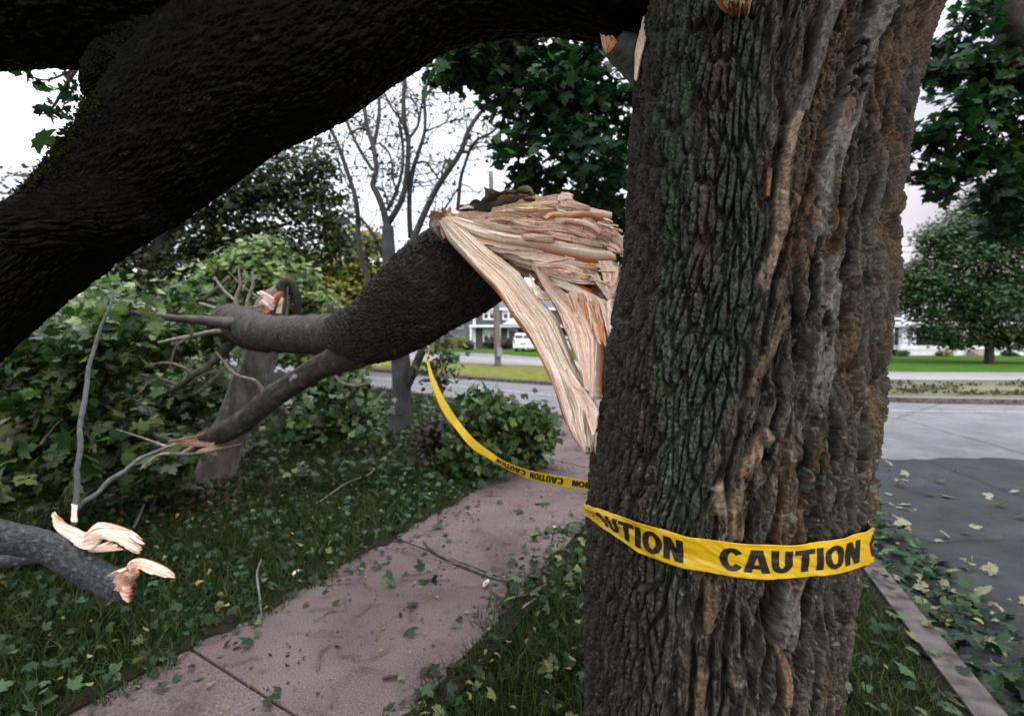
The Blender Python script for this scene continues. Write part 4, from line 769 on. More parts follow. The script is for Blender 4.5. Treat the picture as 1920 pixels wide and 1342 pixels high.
# bare many-stemmed tree
def c7(pl, d, r0, r1): n = len(pl); return [(560 + x/2.917, 100 + y/2.917, d, .74*(r0 + (r1 - r0)*i/(n - 1))) for i, (x, y) in enumerate(pl)]
bare = empty('bare_tree', G(752, 812), 'grey many stemmed tree with thin almost leafless branches, caution tape tied to it', 'tree')
bt = [[(750,830,7.6,25),(752,790,7.6,21),(753,740,7.6,18),(752,690,7.6,18),(748,650,7.6,17),(738,590,7.6,14),(731,520,7.6,13),(729,470,7.65,12),(727,425,7.7,11)],
  [(756,735,7.6,9),(772,705,7.55,8),(785,672,7.5,8),(795,645,7.5,7),(792,600,7.5,7),(770,545,7.6,8),(762,505,7.7,9),(772,453,7.8,9)],
  c7([(400,1350),(375,1220),(345,1130),(325,1000),(325,900),(310,790),(270,660),(215,500),(165,390),(140,300)], 7.9, 8, 4),
  c7([(490,1000),(470,880),(430,770),(405,720),(425,640),(410,520),(375,400),(350,220),(340,60)], 7.7, 9, 4), c7([(405,640),(330,520),(270,390),(250,310),(230,180)], 7.7, 4.5, 3), c7([(415,490),(440,330),(435,140),(450,-60)], 7.75, 5, 3),
  c7([(490,930),(560,810),(590,680),(600,490),(575,350),(580,150),(605,10),(625,-120)], 7.8, 8, 4), c7([(485,860),(540,740),(570,600),(565,450),(545,380)], 7.9, 5, 2.5), c7([(600,470),(650,400),(670,300),(690,190)], 7.9, 4, 2),
  c7([(618,1040),(690,870),(760,730),(880,550),(930,420),(1000,320),(1070,260),(1150,200)], 7.8, 9, 3), c7([(612,1010),(605,850),(615,680),(650,560),(690,420),(690,230),(720,120)], 7.9, 7, 3), c7([(870,860),(885,700),(905,620),(960,490),(1060,430),(1120,360)], 8.0, 5, 2.5),
  c7([(880,545),(935,535),(960,490)], 8.0, 3, 3), c7([(640,1040),(720,985),(800,850),(870,740)], 8.0, 4, 2), c7([(240,870),(300,890),(345,910),(400,980),(440,1060),(462,1100)], 7.8, 3, 5), c7([(430,730),(470,760),(490,840)], 7.8, 3, 2.5),
  c7([(650,600),(700,600),(760,680),(800,720)], 8.0, 3, 1.6), c7([(440,490),(500,560),(520,720)], 8.0, 3, 2), c7([(570,380),(510,300),(470,220),(460,160)], 8.0, 3, 1.5), c7([(690,240),(740,190),(800,170)], 8.0, 3, 1.5), c7([(690,430),(760,400),(860,360)], 8.0, 2.5, 1), c7([(290,430),(350,410),(390,450)], 8, 2.5, 2), c7([(200,490),(120,500),(60,560)], 8, 2.5, 1)]
limb_px(bt, bare, M['stembark'], seg=50, nv=12, amp=.01)
rng = np.random.default_rng(31); tw, lp = [], []
for pl in bt[2:]:
    A = catmull([P(a, b, d) for a, b, d, r in pl], 40); ra = sz(pl[-1][3], 7.8)
    for k in range(int(4 + len(pl)*1.6)):
        o = A[rng.integers(8, 40)]; dr = rng.normal(size=3)*[1, .8, .6] + [0, 0, .35]; dr /= np.linalg.norm(dr); ln = rng.uniform(.25, .8)
        pts = [o]; 
        for q in range(4): dr = dr + rng.normal(size=3)*.35; dr /= np.linalg.norm(dr); pts.append(pts[-1] + dr*ln/4)
        tw.append(tube(np.array(pts), np.array([.010,.008,.006,.005,.003]), 9, 5)); tip = np.array(pts)
        for q in range(rng.integers(2, 4)):
            b0 = tip[rng.integers(1, 5)]; e = b0 + rng.normal(size=3)*.2; tw.append(tube(np.array([b0, (b0 + e)/2 + rng.normal(size=3)*.03, e]), np.array([.005,.004,.003]), 5, 4))
            for z in range(rng.integers(0, 3)): lp.append(b0 + (e - b0)*rng.uniform(.2, 1.1) + rng.normal(size=3)*.05)
V, Fs, _ = join(tw); kind(mk('twigs', V, Fs, M['stembark'], bare), 'stuff')
lp = np.array(lp); V, Fs = scatter('far', lp, rng.uniform(.03, .09, len(lp)), rng.normal(size=lp.shape), rng); mk('leaves', V, Fs, M['darkleaf'], bare)

def tree(name, base, label, trunk_pl, clumps, n, size, kind_, lm, seed, bark='darkbark', group=None, d=None, droop=.5, flat=.8, hollow=.35, branches=()):
    t = empty(name, base, label, 'tree', group)
    if trunk_pl: limb_px([trunk_pl] + list(branches), t, M[bark])
    V, Fs = clump_leaves(cpx(clumps, d), n, size, kind_, seed, droop, flat, hollow); mk('crown', V, Fs, M[lm], t)
    return t
tree('broad_tree', G(285,672), 'large dark brownish green tree behind the fallen limb on the left', [(285,690,14,22),(285,600,14,20),(272,540,14,19),(300,470,14,17),(340,400,14,14),(420,330,14,10)],
     [(560,325,55),(600,400,48),(500,400,70),(430,455,60),(350,500,60),(300,530,45),(640,470,34),(560,460,60),(250,480,60),(590,290,38),(200,440,80),(450,330,80),(350,380,90),(120,400,90),(470,500,50),(610,350,44),(630,430,36),(520,350,60),(400,480,60)], 21000, .15, 'far', 'darkleaf', 41, d=14, hollow=.1, branches=([(290,500,14,9),(370,470,14,7),(450,440,14,5),(540,420,14,3)], [(330,420,14,8),(430,390,14,6),(540,350,14,3)], [(280,545,14,8),(220,490,14,6),(150,430,14,4)]))
tree('yellowing_tree', G(655,668), 'yellow green tree beyond the bare tree, left of the houses', [(650,680,21,8),(652,600,21,7),(650,520,21,5)],
     [(640,505,42),(690,470,38),(600,560,45),(670,560,50),(720,520,34),(690,455,30),(650,560,50),(610,620,40),(690,610,40),(640,610,45),(740,590,40),(780,610,30),(640,440,34),(590,500,36),(560,560,40),(700,520,40)], 22000, .17, 'far', 'yellowleaf', 43, d=21, hollow=.15)
tree('pale_bush', G(450,715), 'tall pale green leafy bush behind the broken grey snag', [(450,760,9.5,9),(455,660,9.5,7),(470,560,9.5,4)],
     [(480,510,58),(410,545,48),(540,530,46),(585,575,44),(355,575,42),(440,590,60),(530,600,60),(500,470,28),(620,625,46),(570,650,50),(400,630,50),(650,670,40)], 16000, .12, 'mid', 'paleleaf', 45, d=9.5, hollow=.2)
tree('broad_tree', G(1330,735), 'maple with dark leaves hanging behind the big trunk', [(1330,800,8.6,46),(1330,700,8.6,36),(1330,600,8.6,33),(1320,400,8.6,30),(1290,200,8.5,26),(1250,20,8.4,20)],
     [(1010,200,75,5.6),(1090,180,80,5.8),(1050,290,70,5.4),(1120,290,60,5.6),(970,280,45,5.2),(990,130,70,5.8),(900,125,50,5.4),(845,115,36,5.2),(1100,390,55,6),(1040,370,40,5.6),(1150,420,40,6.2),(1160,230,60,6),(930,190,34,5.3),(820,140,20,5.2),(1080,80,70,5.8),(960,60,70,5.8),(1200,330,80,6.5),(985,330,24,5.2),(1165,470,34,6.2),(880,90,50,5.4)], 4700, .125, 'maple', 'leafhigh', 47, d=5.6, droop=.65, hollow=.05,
     branches=([(1290,200,8.5,14),(1180,190,7.4,9),(1080,200,6.2,6),(980,170,5.6,4),(880,120,5.4,2)], [(1310,330,8.6,12),(1200,340,7.4,8),(1100,320,6,5),(1020,320,5.5,3)]))
tree('broad_tree', G(2120,800), 'maple with star shaped leaves and a leaning dark branch, over the side street', [(2160,900,6.0,60),(2120,600,6.0,52),(2060,300,5.9,44),(1960,160,5.7,34),(1905,70,5.6,26),(1885,0,5.6,22),(1860,-160,5.6,18)],
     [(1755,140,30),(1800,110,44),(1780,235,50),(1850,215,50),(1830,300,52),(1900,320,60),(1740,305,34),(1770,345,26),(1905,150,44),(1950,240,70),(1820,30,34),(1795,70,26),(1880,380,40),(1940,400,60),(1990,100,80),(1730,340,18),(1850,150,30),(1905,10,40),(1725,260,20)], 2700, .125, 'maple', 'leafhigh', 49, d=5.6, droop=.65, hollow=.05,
     branches=([(1905,80,5.6,16),(1885,200,5.6,8),(1850,280,5.6,5),(1790,320,5.6,2)], [(1900,60,5.6,14),(1850,90,5.6,5),(1800,110,5.6,3)]))
tree('street_tree', G(1855,690), 'round green street tree on the far lawn in front of the white trimmed house', [(1855,694,26,8),(1855,650,26,7),(1856,600,26,6)],
     [(1800,480,66),(1870,450,76),(1765,530,52),(1840,560,76),(1900,520,76),(1742,588,36),(1800,610,42),(1870,615,44),(1722,500,26),(1930,430,80),(1985,540,84),(1765,462,34),(1900,385,50),(1840,420,50),(1950,620,60),(1760,625,22),(1712,560,18),(1730,550,44),(1738,622,34),(1785,640,26),(1820,636,26),(1700,530,30),(1890,640,30),(1715,520,44),(1702,566,34),(1880,400,56),(1935,375,60),(1800,428,48),(1840,402,48),(1760,440,40),(1905,345,52),(1855,372,44),(1950,330,64)], 68000, .17, 'far', 'treeleaf', 51, d=26, hollow=.15, flat=.55, droop=.35)
sp = empty('leafy_sprig', P(90,130,2.4), 'small dark sprig of leaves hanging in the sky under the upper left limb', 'twig')
mk('stem', *pxtube([(170,90,2.4,4),(130,150,2.4,3),(100,200,2.4,2),(80,215,2.4,1)], 16, 6), M['twig'], sp); mk('stem', *pxtube([(140,130,2.4,2),(90,150,2.4,1.6),(50,142,2.4,1)], 12, 6), M['twig'], sp)
r_ = np.random.default_rng(6); q = np.array([P(a, b, 2.4) for a, b in ((45,140),(62,150),(80,160),(100,150),(120,140),(140,155),(90,205),(110,190),(130,185),(80,210),(105,215),(125,165),(145,180),(150,165))]); pos = q[r_.integers(0, len(q), 60)] + r_.normal(size=(60, 3))*.022
V, Fs = scatter('mid', pos, r_.uniform(.03, .055, 60), r_.normal(size=(60, 3)), r_); mk('leaves', V, Fs, M['leafhigh'], sp)
lf = tag(mk('maple_leaf', *scatter('maple', np.array([P(66,258,1.6)]), np.array([.085]), np.array([[.1,-1,.35]]), np.random.default_rng(3)), M['leaf']), 'single green maple leaf sticking out beside the mossy edge of the upper left limb', 'leaf')

# distant trees behind the houses
proto = None; r_ = np.random.default_rng(77)
def far_tree(seed):
    t = empty('distant_tree', (0, 0, 0), 'dark green tree far behind the houses', 'tree', 'trees behind the houses')
    mk('trunk', *tube(np.array([(0,0,-.2),(0.1,0,3),(0,.1,7)]), np.array([.4,.32,.15]), 12, 8), M['darkbark'], t)
    rr_ = np.random.default_rng(seed); cl = [((rr_.normal()*2.2, rr_.normal()*2.2, rr_.uniform(4, 11)), rr_.uniform(1.6, 2.8)) for _ in range(11)]
    V, Fs = clump_leaves(cl, 5200, .42, 'far', seed, hollow=.3); mk('crown', V, Fs, M['treeleaf' if seed % 2 else 'darkleaf'], t); return t
protos = [far_tree(s_) for s_ in (81, 82, 83)]; cnt = 0
for k, (x, y) in enumerate([(-58,86),(-50,84),(-42,88),(-34,84),(-27,90),(-20,84),(-14,86),(-8,88),(-2,84),(4,86),(10,90),(16,84),(23,88),(31,86),(40,88),(49,84),(58,80),(66,74),(72,66),(-66,80),(-74,74),(-30,62),(-38,66),(-47,60),(-20,58),(-14.5,66),(13,70),(20,66),(27,70),(34,66),(42,60),(47,52),(8,76)]):
    p = protos[k % 3]; rz = r_.uniform(0, 6.28); s_ = r_.uniform(.72, 1.02)
    if k < 3: o = p
    else:
        o = p.copy(); COL.objects.link(o)
        for ch in p.children: c = ch.copy(); COL.objects.link(c); c.parent = o
    o.location = (x, y, 0); o.rotation_euler = (0, 0, rz); o.scale = (s_, s_, s_)

# ------------------------------------------------------------------ houses
def house_part(name, bxs, mat, par): V, Fs, _ = join(bxs); return mk(name, V, Fs, mat, par, smooth=False)
def gable(x0, x1, y0, y1, z0, z1, ov=.35, along='x', th=.15):
    ym, xm = (y0 + y1)/2, (x0 + x1)/2
    if along == 'x': pts = [(x0-ov,y0-ov,z0),(x1+ov,y0-ov,z0),(x1+ov,ym,z1),(x0-ov,ym,z1),(x0-ov,y1+ov,z0),(x1+ov,y1+ov,z0)]
    else: pts = [(x0-ov,y0-ov,z0),(x0-ov,y1+ov,z0),(xm,y1+ov,z1),(xm,y0-ov,z1),(x1+ov,y0-ov,z0),(x1+ov,y1+ov,z0)]
    V = np.array(pts + [(a, b, c - th) for a, b, c in pts], float); F = np.array([[0,1,2,3],[3,2,5,4],[6,9,8,7],[9,10,11,8],[0,6,7,1],[4,5,11,10],[0,3,9,6],[3,4,10,9],[1,7,8,2],[2,8,11,5]])
    return V, [F]
def gable_wall(x0, x1, y0, y1, z0, z1, along='x'):
    ym, xm = (y0 + y1)/2, (x0 + x1)/2
    V = [(x0,y0,z0),(x0,y1,z0),(x0,ym,z1),(x1,y0,z0),(x1,y1,z0),(x1,ym,z1)] if along == 'x' else [(x0,y0,z0),(x1,y0,z0),(xm,y0,z1),(x0,y1,z0),(x1,y1,z0),(xm,y1,z1)]
    return np.array(V, float), [np.array([[0,1,2],[3,5,4]]), np.array([[0,3,4,1],[0,2,5,3],[1,4,5,2]])]
def window(par, x, z, wd, ht, y, double=True):
    f = house_part('window', [box(x-wd/2-.14, x+wd/2+.14, y-.10, y+.02, z+ht/2, z+ht/2+.16), box(x-wd/2-.14, x+wd/2+.14, y-.14, y+.02, z-ht/2-.16, z-ht/2), box(x-wd/2-.14, x-wd/2, y-.10, y+.02, z-ht/2, z+ht/2), box(x+wd/2, x+wd/2+.14, y-.10, y+.02, z-ht/2, z+ht/2)] +
                  ([box(x-.11, x+.11, y-.09, y+.02, z-ht/2, z+ht/2)] if double else []) + [box(x-wd/2, x+wd/2, y-.07, y+.02, z-.04, z+.04)], M['white'], par)
    house_part('pane', [box(x-wd/2, x+wd/2, y-.045, y+.02, z-ht/2, z+ht/2)], M['pane'], f)
    house_part('blind', [box(x-wd/2+.05, x+wd/2-.05, y-.052, y-.046, z+ht*.12, z+ht/2)], M['white'], f)
def zpx(py, d): return float(P(960, py, d)[2])
def xpx(px, d): return float((px - 960)*d/F_PX)
d = 58.0; x0, x1 = xpx(888, d), xpx(1090, d); ze = zpx(577, d); H1 = empty('house', ((x0 + x1)/2, d + 4, 0), 'dark grey two storey house with white trim behind the utility pole', 'house')
house_part('wall', [box(x0, x1, d, d + 8, -.1, ze), gable_wall(x0, x1, d, d + 8, ze, ze + 2.6)], M['siding'], H1)
rf = mk('roof', *gable(x0, x1, d, d + 8, ze, ze + 2.8), M['roof'], H1, smooth=False); house_part('chimney', [box(x0+8, x0+8.8, d+3.6, d+4.4, ze+1.5, ze+3.8)], M['stone'], rf)
house_part('trim', [box(x0-.2, x1+.2, d-.42, d-.30, ze-.30, ze-.02), box(x0-.06, x0+.24, d-.10, d-.02, 0, ze-.3), box(x1-.24, x1+.06, d-.10, d-.02, 0, ze-.3)], M['white'], H1)
zb = zpx(612, d); house_part('porch_roof', [box(x0-.4, x1-.5, d-1.7, d-.03, zb-.12, zb+.16)], M['white'], H1)
xd = xpx(961, d); V = np.array([(xd-1.3,d-1.9,zb+.18),(xd+1.3,d-1.9,zb+.18),(xd,d-1.9,zb+.95),(xd-1.3,d-.04,zb+.18),(xd+1.3,d-.04,zb+.18),(xd,d-.04,zb+.95)]); mk('porch_gable', V, [np.array([[0,1,2],[3,5,4]]), np.array([[0,2,5,3],[1,4,5,2],[0,3,4,1]])], M['white'], H1, smooth=False)
for xx in (x0 - .2, xd - 1.5, xd + 1.5, x1 - 1): house_part('porch_post', [box(xx-.11, xx+.11, d-1.6, d-1.38, 0, zb-.125)], M['white'], H1)
for a in (917, 953.5, 1010): window(H1, xpx(a, d), zpx(588, d), 1.15, 1.15, d)
window(H1, xpx(917, d), zpx(629, d), 1.2, 1.3, d); window(H1, xpx(1012, d), zpx(629, d), 1.2, 1.3, d)
dr = house_part('door', [box(xd-.45, xd+.45, d-.06, d+.02, .15, 2.2)], M['pane'], H1); house_part('frame', [box(xd-.62, xd-.45, d-.09, d+.02, .15, 2.35), box(xd+.45, xd+.62, d-.09, d+.02, .15, 2.35), box(xd-.45, xd+.45, d-.09, d+.02, 2.2, 2.35)], M['white'], dr)
d = 66.0; x0, x1 = xpx(790, d), xpx(878, d); ze = zpx(588, d); H2 = empty('house', ((x0 + x1)/2, d + 4, 0), 'pale blue grey house with small paired windows beyond the bushes', 'house')
house_part('wall', [box(x0, x1, d, d + 8, -.1, ze), gable_wall(x0, x1, d, d + 8, ze, ze + 2.5, 'y')], M['siding2'], H2); mk('roof', *gable(x0, x1, d, d + 8, ze, ze + 2.7, along='y'), M['roof'], H2, smooth=False)
for a in (850, 862.5): window(H2, xpx(a, d), zpx(609, d), .62, .75, d, False)
house_part('garage_door', [box(xpx(828, d), xpx(838, d), d-.07, d-.01, 0, zpx(612, d))], M['white'], H2)
d = 40.0; x0, x1 = xpx(1640, d), xpx(1922, d); ze = zpx(557, d); H3 = empty('house', ((x0 + x1)/2, d + 4, 0), 'dark walled house with white trim and porch columns behind the street tree', 'house')
house_part('wall', [box(x0, x1, d, d + 8, -.1, ze), gable_wall(x0, x1, d, d + 8, ze, ze + 1.6)], M['siding'], H3); mk('roof', *gable(x0, x1, d, d + 8, ze, ze + 1.7), M['roof'], H3, smooth=False)
house_part('trim', [box(x0-.2, x1+.2, d-.42, d-.30, ze-.28, ze+.02), box(x0, x1, d-.06, d-.01, zpx(606, d)-.1, zpx(606, d)+.12)], M['white'], H3)
for a in (1692, 1730): house_part('trim', [box(xpx(a, d)-.22, xpx(a, d)+.22, d-.10, d-.02, zpx(606, d)+.13, ze-.3)], M['white'], H3)
for a in (1682, 1711, 1760, 1850): window(H3, xpx(a, d), zpx(583, d), .9, 1.1, d, False)
house_part('porch_floor', [box(x0, x1 - .5, d - 2.6, d - .02, .45, .75), box(x0, x1 - .5, d - 2.55, d - 2.4, -.1, .44)], M['white'], H3); house_part('porch_roof', [box(x0, x1 - .4, d - 2.8, d - .03, zpx(606, d)-.05-.3, zpx(606, d)-.12)], M['white'], H3)
for a in (1670, 1696, 1711, 1809, 1868, 1900): house_part('porch_column', [box(xpx(a, d-2.5)-.2, xpx(a, d-2.5)+.2, d-2.55, d-2.15, .755, zpx(606, d)-.355)], M['white'], H3)
house_part('steps', [box(xpx(1823, d-3), xpx(1847, d-3), d-2.95-.3*k, d-2.65-.3*k, -.05, .5-.17*k) for k in range(3)], M['stone'], H3)
dr = house_part('door', [box(xpx(1838, d)-.5, xpx(1838, d)+.5, d-.06, d+.0, .8, 2.9)], M['pane'], H3); house_part('frame', [box(xpx(1838, d)-.66, xpx(1838, d)-.5, d-.09, d-.001, .8, 3.0), box(xpx(1838, d)+.5, xpx(1838, d)+.66, d-.09, d-.001, .8, 3.0)], M['white'], dr)

# ------------------------------------------------------------------ vehicles
def profile_body(prof, wd, inset):
    """side profile (y,z) extruded across x, narrowed towards the roof"""
    p = np.array(prof, float); n = len(p); zt = p[:, 1].max(); zb_ = p[:, 1].min(); xs_ = [-1, -.93, .93, 1]; V = []
    for s_ in xs_:
        k = abs(s_); sh = 1.0 if k < .95 else .985
        for y, z in p:
            f = sst(.9, zt, np.array(z)); V.append((np.sign(s_)*wd/2*(k*(1 - inset*float(f))), (y - p[:, 0].mean())*sh + p[:, 0].mean(), (z - (zt + zb_)/2)*(1 if k < .95 else .975) + (zt + zb_)/2))
    i = np.arange(n); j = (i + 1) % n; Fs = [np.vstack([np.stack([a*n + i, a*n + j, (a+1)*n + j, (a+1)*n + i], -1) for a in range(3)])]
    return np.array(V), Fs + [np.arange(n)[None], (3*n + np.arange(n))[::-1][None]]
def car(name, loc, rz, label, cat, prof, wd, paint, wy, wr_, glass):
    t = empty(name, (0, 0, 0), label, cat); b = mk('body', *profile_body(prof, wd, .16), paint, t, smooth=False)
    bv = b.modifiers.new('bevel', 'BEVEL'); bv.width = .05; bv.segments = 2; bv.limit_method = 'ANGLE'
    for y in wy:
        for s_ in (-1, 1):
            w_ = mk('wheel', *tube(np.array([(s_*(wd/2-.20), y, wr_), (s_*(wd/2-.19), y, wr_), (s_*(wd/2+.005), y, wr_), (s_*(wd/2+.01), y, wr_)]), np.array([wr_*.9, wr_, wr_, wr_*.9]), 8, 24), M['rubber'], t)
            mk('rim', *tube(np.array([(s_*(wd/2-.01), y, wr_), (s_*(wd/2+.015), y, wr_), (s_*(wd/2+.02), y, wr_)]), np.array([wr_*.6, wr_*.6, wr_*.5]), 5, 16), M['carpaint2'], w_)
    for nm, bxs, m_ in glass(wd): house_part(nm, bxs, m_, t)
    t.location = loc; t.rotation_euler = (0, 0, rz); return t
def van_glass(wd):
    k = wd/2
    g = [('window', [box(-k*.82, k*.82, -2.36, -2.28, 1.10, 1.58)], M['pane']), ('tail_light', [box(-k*.97, -k*.86, -2.43, -2.33, .75, 1.15)], M['redglass']), ('tail_light', [box(k*.86, k*.97, -2.43, -2.33, .75, 1.15)], M['redglass']), ('bumper', [box(-k*.95, k*.95, -2.52, -2.38, .38, .58)], M['carpaint']), ('licence_plate', [box(-.26, .26, -2.46, -2.40, .70, .84)], M['siding2']), ('pillar', [box(-.06, .06, -2.39, -2.37, 1.10, 1.58)], M['carpaint'])]
    for s_ in (-1, 1): g += [('window', [box(*sorted((s_*(k*.90), s_*(k*.945))), a, b, 1.10, 1.55)], M['pane']) for a, b in ((-2.1, -1.25), (-1.1, -.1), (.05, .85))]
    return g
VAN = [(-2.45,.35),(-2.42,.95),(-2.30,1.62),(-2.15,1.74),(-.5,1.78),(.6,1.72),(1.35,1.12),(2.2,.95),(2.4,.75),(2.42,.35)]
CARP = [(-2.1,.32),(-2.12,.75),(-2.0,.92),(-1.6,.96),(-.9,1.38),(.2,1.42),(1.0,1.0),(1.9,.86),(2.1,.65),(2.1,.32)]
def car_glass(wd):
    k = wd/2; g = [('tail_light', [box(-k*.95, -k*.6, -2.14, -2.05, .68, .84)], M['redglass']), ('tail_light', [box(k*.6, k*.95, -2.14, -2.05, .68, .84)], M['redglass'])]
    for s_ in (-1, 1): g.append(('window', [box(*sorted((s_*(k*.90), s_*(k*.955))), -1.0, .45, 1.0, 1.30)], M['pane']))
    return g
g_ = G(989, 662); g_ = G(989, 663)
car('parked_van', (xpx(992, 46), 48.0, 0), math.radians(-14), 'white van parked in front of the dark grey house', 'van', VAN, 1.9, M['carpaint'], (-1.45, 1.5), .34, van_glass)
car('parked_car', (xpx(1067, 44), 46.0, 0), math.radians(70), 'silver car half hidden behind the hanging strips of torn wood', 'car', CARP, 1.75, M['carpaint2'], (-1.3, 1.35), .31, car_glass)

# ------------------------------------------------------------------ utility pole and wires
pb = G(934, 686); pd_ = pb[1]; up_ = empty('utility_pole', pb, 'weathered wooden utility pole standing on the far verge', 'utility pole')
mk('pole', *tube(np.array([pb - [0, 0, .2], P(930, 560, pd_), P(925, 440, pd_), P(920, 322, pd_)]), np.array([.17,.155,.13,.11]), 30, 16), M['pole'], up_)
mk('junction_box', *box(xpx(937, pd_)-.12, xpx(937, pd_)+.12, pd_-.45, pd_-.18, zpx(668, pd_), zpx(652, pd_)), M['siding2'], up_, smooth=False)
for k, (py_, lab) in enumerate(((426,'uppermost thin black wire strung across the pale evening sky'),(434,'second thin black wire from the top, across the evening sky'),(452,'third thin black wire from the top, above the street tree'),(462,'lowest thin black wire, just above the round street tree'))):
    a_ = P(922 - 2, py_ - 6 + 3*k, pd_ - .2); b_ = P(1800, py_, pd_ + 6); c_ = a_ + (b_ - a_)*2.2; l_ = P(640, py_ - 2, pd_ + 8); l2 = a_ + (l_ - a_)*3
    A = np.array([l2, (l2 + a_)/2 - [0, 0, .4], a_, (a_ + c_)/2 - [0, 0, .35], c_])
    tag(mk('power_line', *tube(A, np.full(5, .013), 60, 6), M['wire']), lab, 'wire', 'wires along the street')

# ------------------------------------------------------------------ fallen foliage, shrubs, ground cover
def leafy_branch(name, pl, label, n, size, kind_, lm, seed, spread, cat='branch', group=None, sub=5, mat='twig', droop=.8):
    """a fallen branch: a stem with side shoots and leaves along them. pl: (px,py,depth,radius px)"""
    base = P(*pl[0][:3]); t = empty(name, (base[0], base[1], max(0, base[2])), label, cat, group)
    mk('stem', *pxtube(pl, 30, 10, barkdisp(.002, .5, seed)), M[mat], t)
    A = catmull([P(a, b, d) for a, b, d, r in pl], 40); r = np.random.default_rng(seed); shoots, anc = [], []
    for k in range(sub):
        o = A[r.integers(6, 40)]; dr = r.normal(size=3)*[1, .7, .5] + (A[-1] - A[0])/np.linalg.norm(A[-1] - A[0])*.5; dr /= np.linalg.norm(dr); ln = spread*r.uniform(.6, 1.5); pts = [o]
        for q in range(4): dr = dr + r.normal(size=3)*.25; dr /= np.linalg.norm(dr); p_ = pts[-1] + dr*ln/4; p_[2] = max(.03, p_[2]); pts.append(p_)
        shoots.append(tube(np.array(pts), np.array([.006,.005,.004,.003,.002]), 10, 5)); anc += list(catmull(pts, 12)[2:])
    anc += list(A[14:]); anc = np.array(anc)
    if shoots: V, Fs, _ = join(shoots); kind(mk('shoots', V, Fs, M[mat], t), 'stuff')
    pos = anc[r.integers(0, len(anc), n)] + r.normal(size=(n, 3))*spread*np.array([.34,.30,.26]); pos[:, 2] = np.abs(pos[:, 2] - .02) + .02
    V, Fs = scatter(kind_, pos, size*r.uniform(.6, 1.25, n), r.normal(size=(n, 3))*droop + [0, -.25, .9], r); mk('leaves', V, Fs, M[lm], t); return t
LB = [ # stem, label, n, size, kind, mat, spread
 ([(-60,860,3.2,8),(40,800,3.3,6),(120,720,3.4,4),(190,640,3.5,2)], 'near leafy branch with large dark maple leaves at the left edge', 620, .095, 'maple', 'leaf', .32, 7),
 ([(-120,700,3.3,8),(0,690,3.4,6),(110,670,3.5,4),(230,610,3.6,2)], 'fallen leafy branch lying just under the mossy overhead limb', 620, .095, 'maple', 'leaf', .32, 7),
 ([(330,830,3.7,6),(240,800,3.7,5),(150,780,3.6,4),(60,790,3.6,2)], 'fallen leafy branch spreading left from the broken branch tip', 620, .115, 'maple', 'leaf', .34, 7),
 ([(420,620,4.5,8),(330,640,4.5,6),(240,660,4.5,4),(150,650,4.5,2)], 'leafy branch sprawling below the horizontal bare side branch', 900, .115, 'maple', 'leaf', .42, 8),
 ([(470,700,5.6,8),(400,740,5.5,6),(320,760,5.4,4),(230,770,5.3,2)], 'leafy branch heaped left of the grey snag', 900, .115, 'mid', 'leaf', .46, 8),
 ([(540,700,6.0,8),(580,720,6.0,6),(620,735,6.0,4),(650,750,6.0,2)], 'leafy branch heaped between the grey snag and the bare tree', 700, .10, 'mid', 'leaf', .34, 8),
 ([(300,560,6.4,4),(220,590,6.4,3.5),(120,600,6.4,5),(20,600,6.4,2)], 'pale leafed fallen branch far back below the dark broad tree', 1300, .115, 'mid', 'paleleaf', .55, 9),
 ([(430,520,7.0,3.5),(350,590,7.0,3),(290,640,7.0,4),(200,690,7.0,2)], 'tall fallen branch of mid green leaves behind the pale side twigs', 1500, .115, 'mid', 'leaf', .60, 9),
 ([(540,730,6.6,8),(590,720,6.6,6),(640,730,6.6,4),(670,745,6.6,2)], 'green leafy heap beside the base of the bare tree', 600, .10, 'mid', 'leaf', .30, 8),
 ([(-140,960,3.0,8),(-20,920,3.1,6),(80,900,3.2,4),(150,880,3.3,2)], 'dark leafy branch lying behind the blue grey log', 420, .115, 'maple', 'leaf', .28, 6),
 ([(380,920,4.3,6),(300,900,4.1,5),(220,890,4.0,4),(140,870,3.9,2)], 'low leafy branch lying in front of the snag base', 520, .11, 'maple', 'leaf', .32, 7),
 ([(60,640,5.4,8),(-20,660,5.4,6),(-120,680,5.4,4),(-220,690,5.4,2)], 'leafy branch far left beneath the lowest part of the overhead limb', 900, .12, 'mid', 'leaf', .5, 8),
 ([(520,760,4.6,6),(560,790,4.6,5),(610,800,4.7,4),(660,790,4.8,2)], 'small leafy branch under the slanting grey branch', 520, .10, 'mid', 'leaf', .34, 7)]
for i, (pl, lab, n, sz_, kd, lm, sp_, sub) in enumerate(LB): leafy_branch('leafy_branch', pl, lab, n, sz_, kd, lm, 801 + i, sp_, 'branch', 'leafy branches fallen on the lawn', sub)
rt = np.random.default_rng(404)
for k in range(26):
    a0, b0 = rt.uniform(-40, 560), rt.uniform(600, 860); d0 = np.interp(b0, [600,860], [6.2,3.3]) - rt.uniform(.1, .7); an = rt.uniform(-2.9, .3); ln_ = rt.uniform(60, 190); pl = [(a0, b0, d0, rt.uniform(2.2, 4.5))]
    for q in range(4): an += rt.normal()*.22; a0 += math.cos(an)*ln_/4; b0 += math.sin(an)*ln_/4; pl.append((a0, b0, d0 - .05*q, pl[0][3]*(1 - .2*(q + 1))))
    tag(mk('bare_twig', *pxtube(pl, 34, 8, barkdisp(.002, .4, 405 + k, .12)), M[('paletwig','twig','greytwig')[k % 3]]), 'thin bare twig poking out of the leafy heap on the left', 'twig', 'bare twigs in the leafy heap')
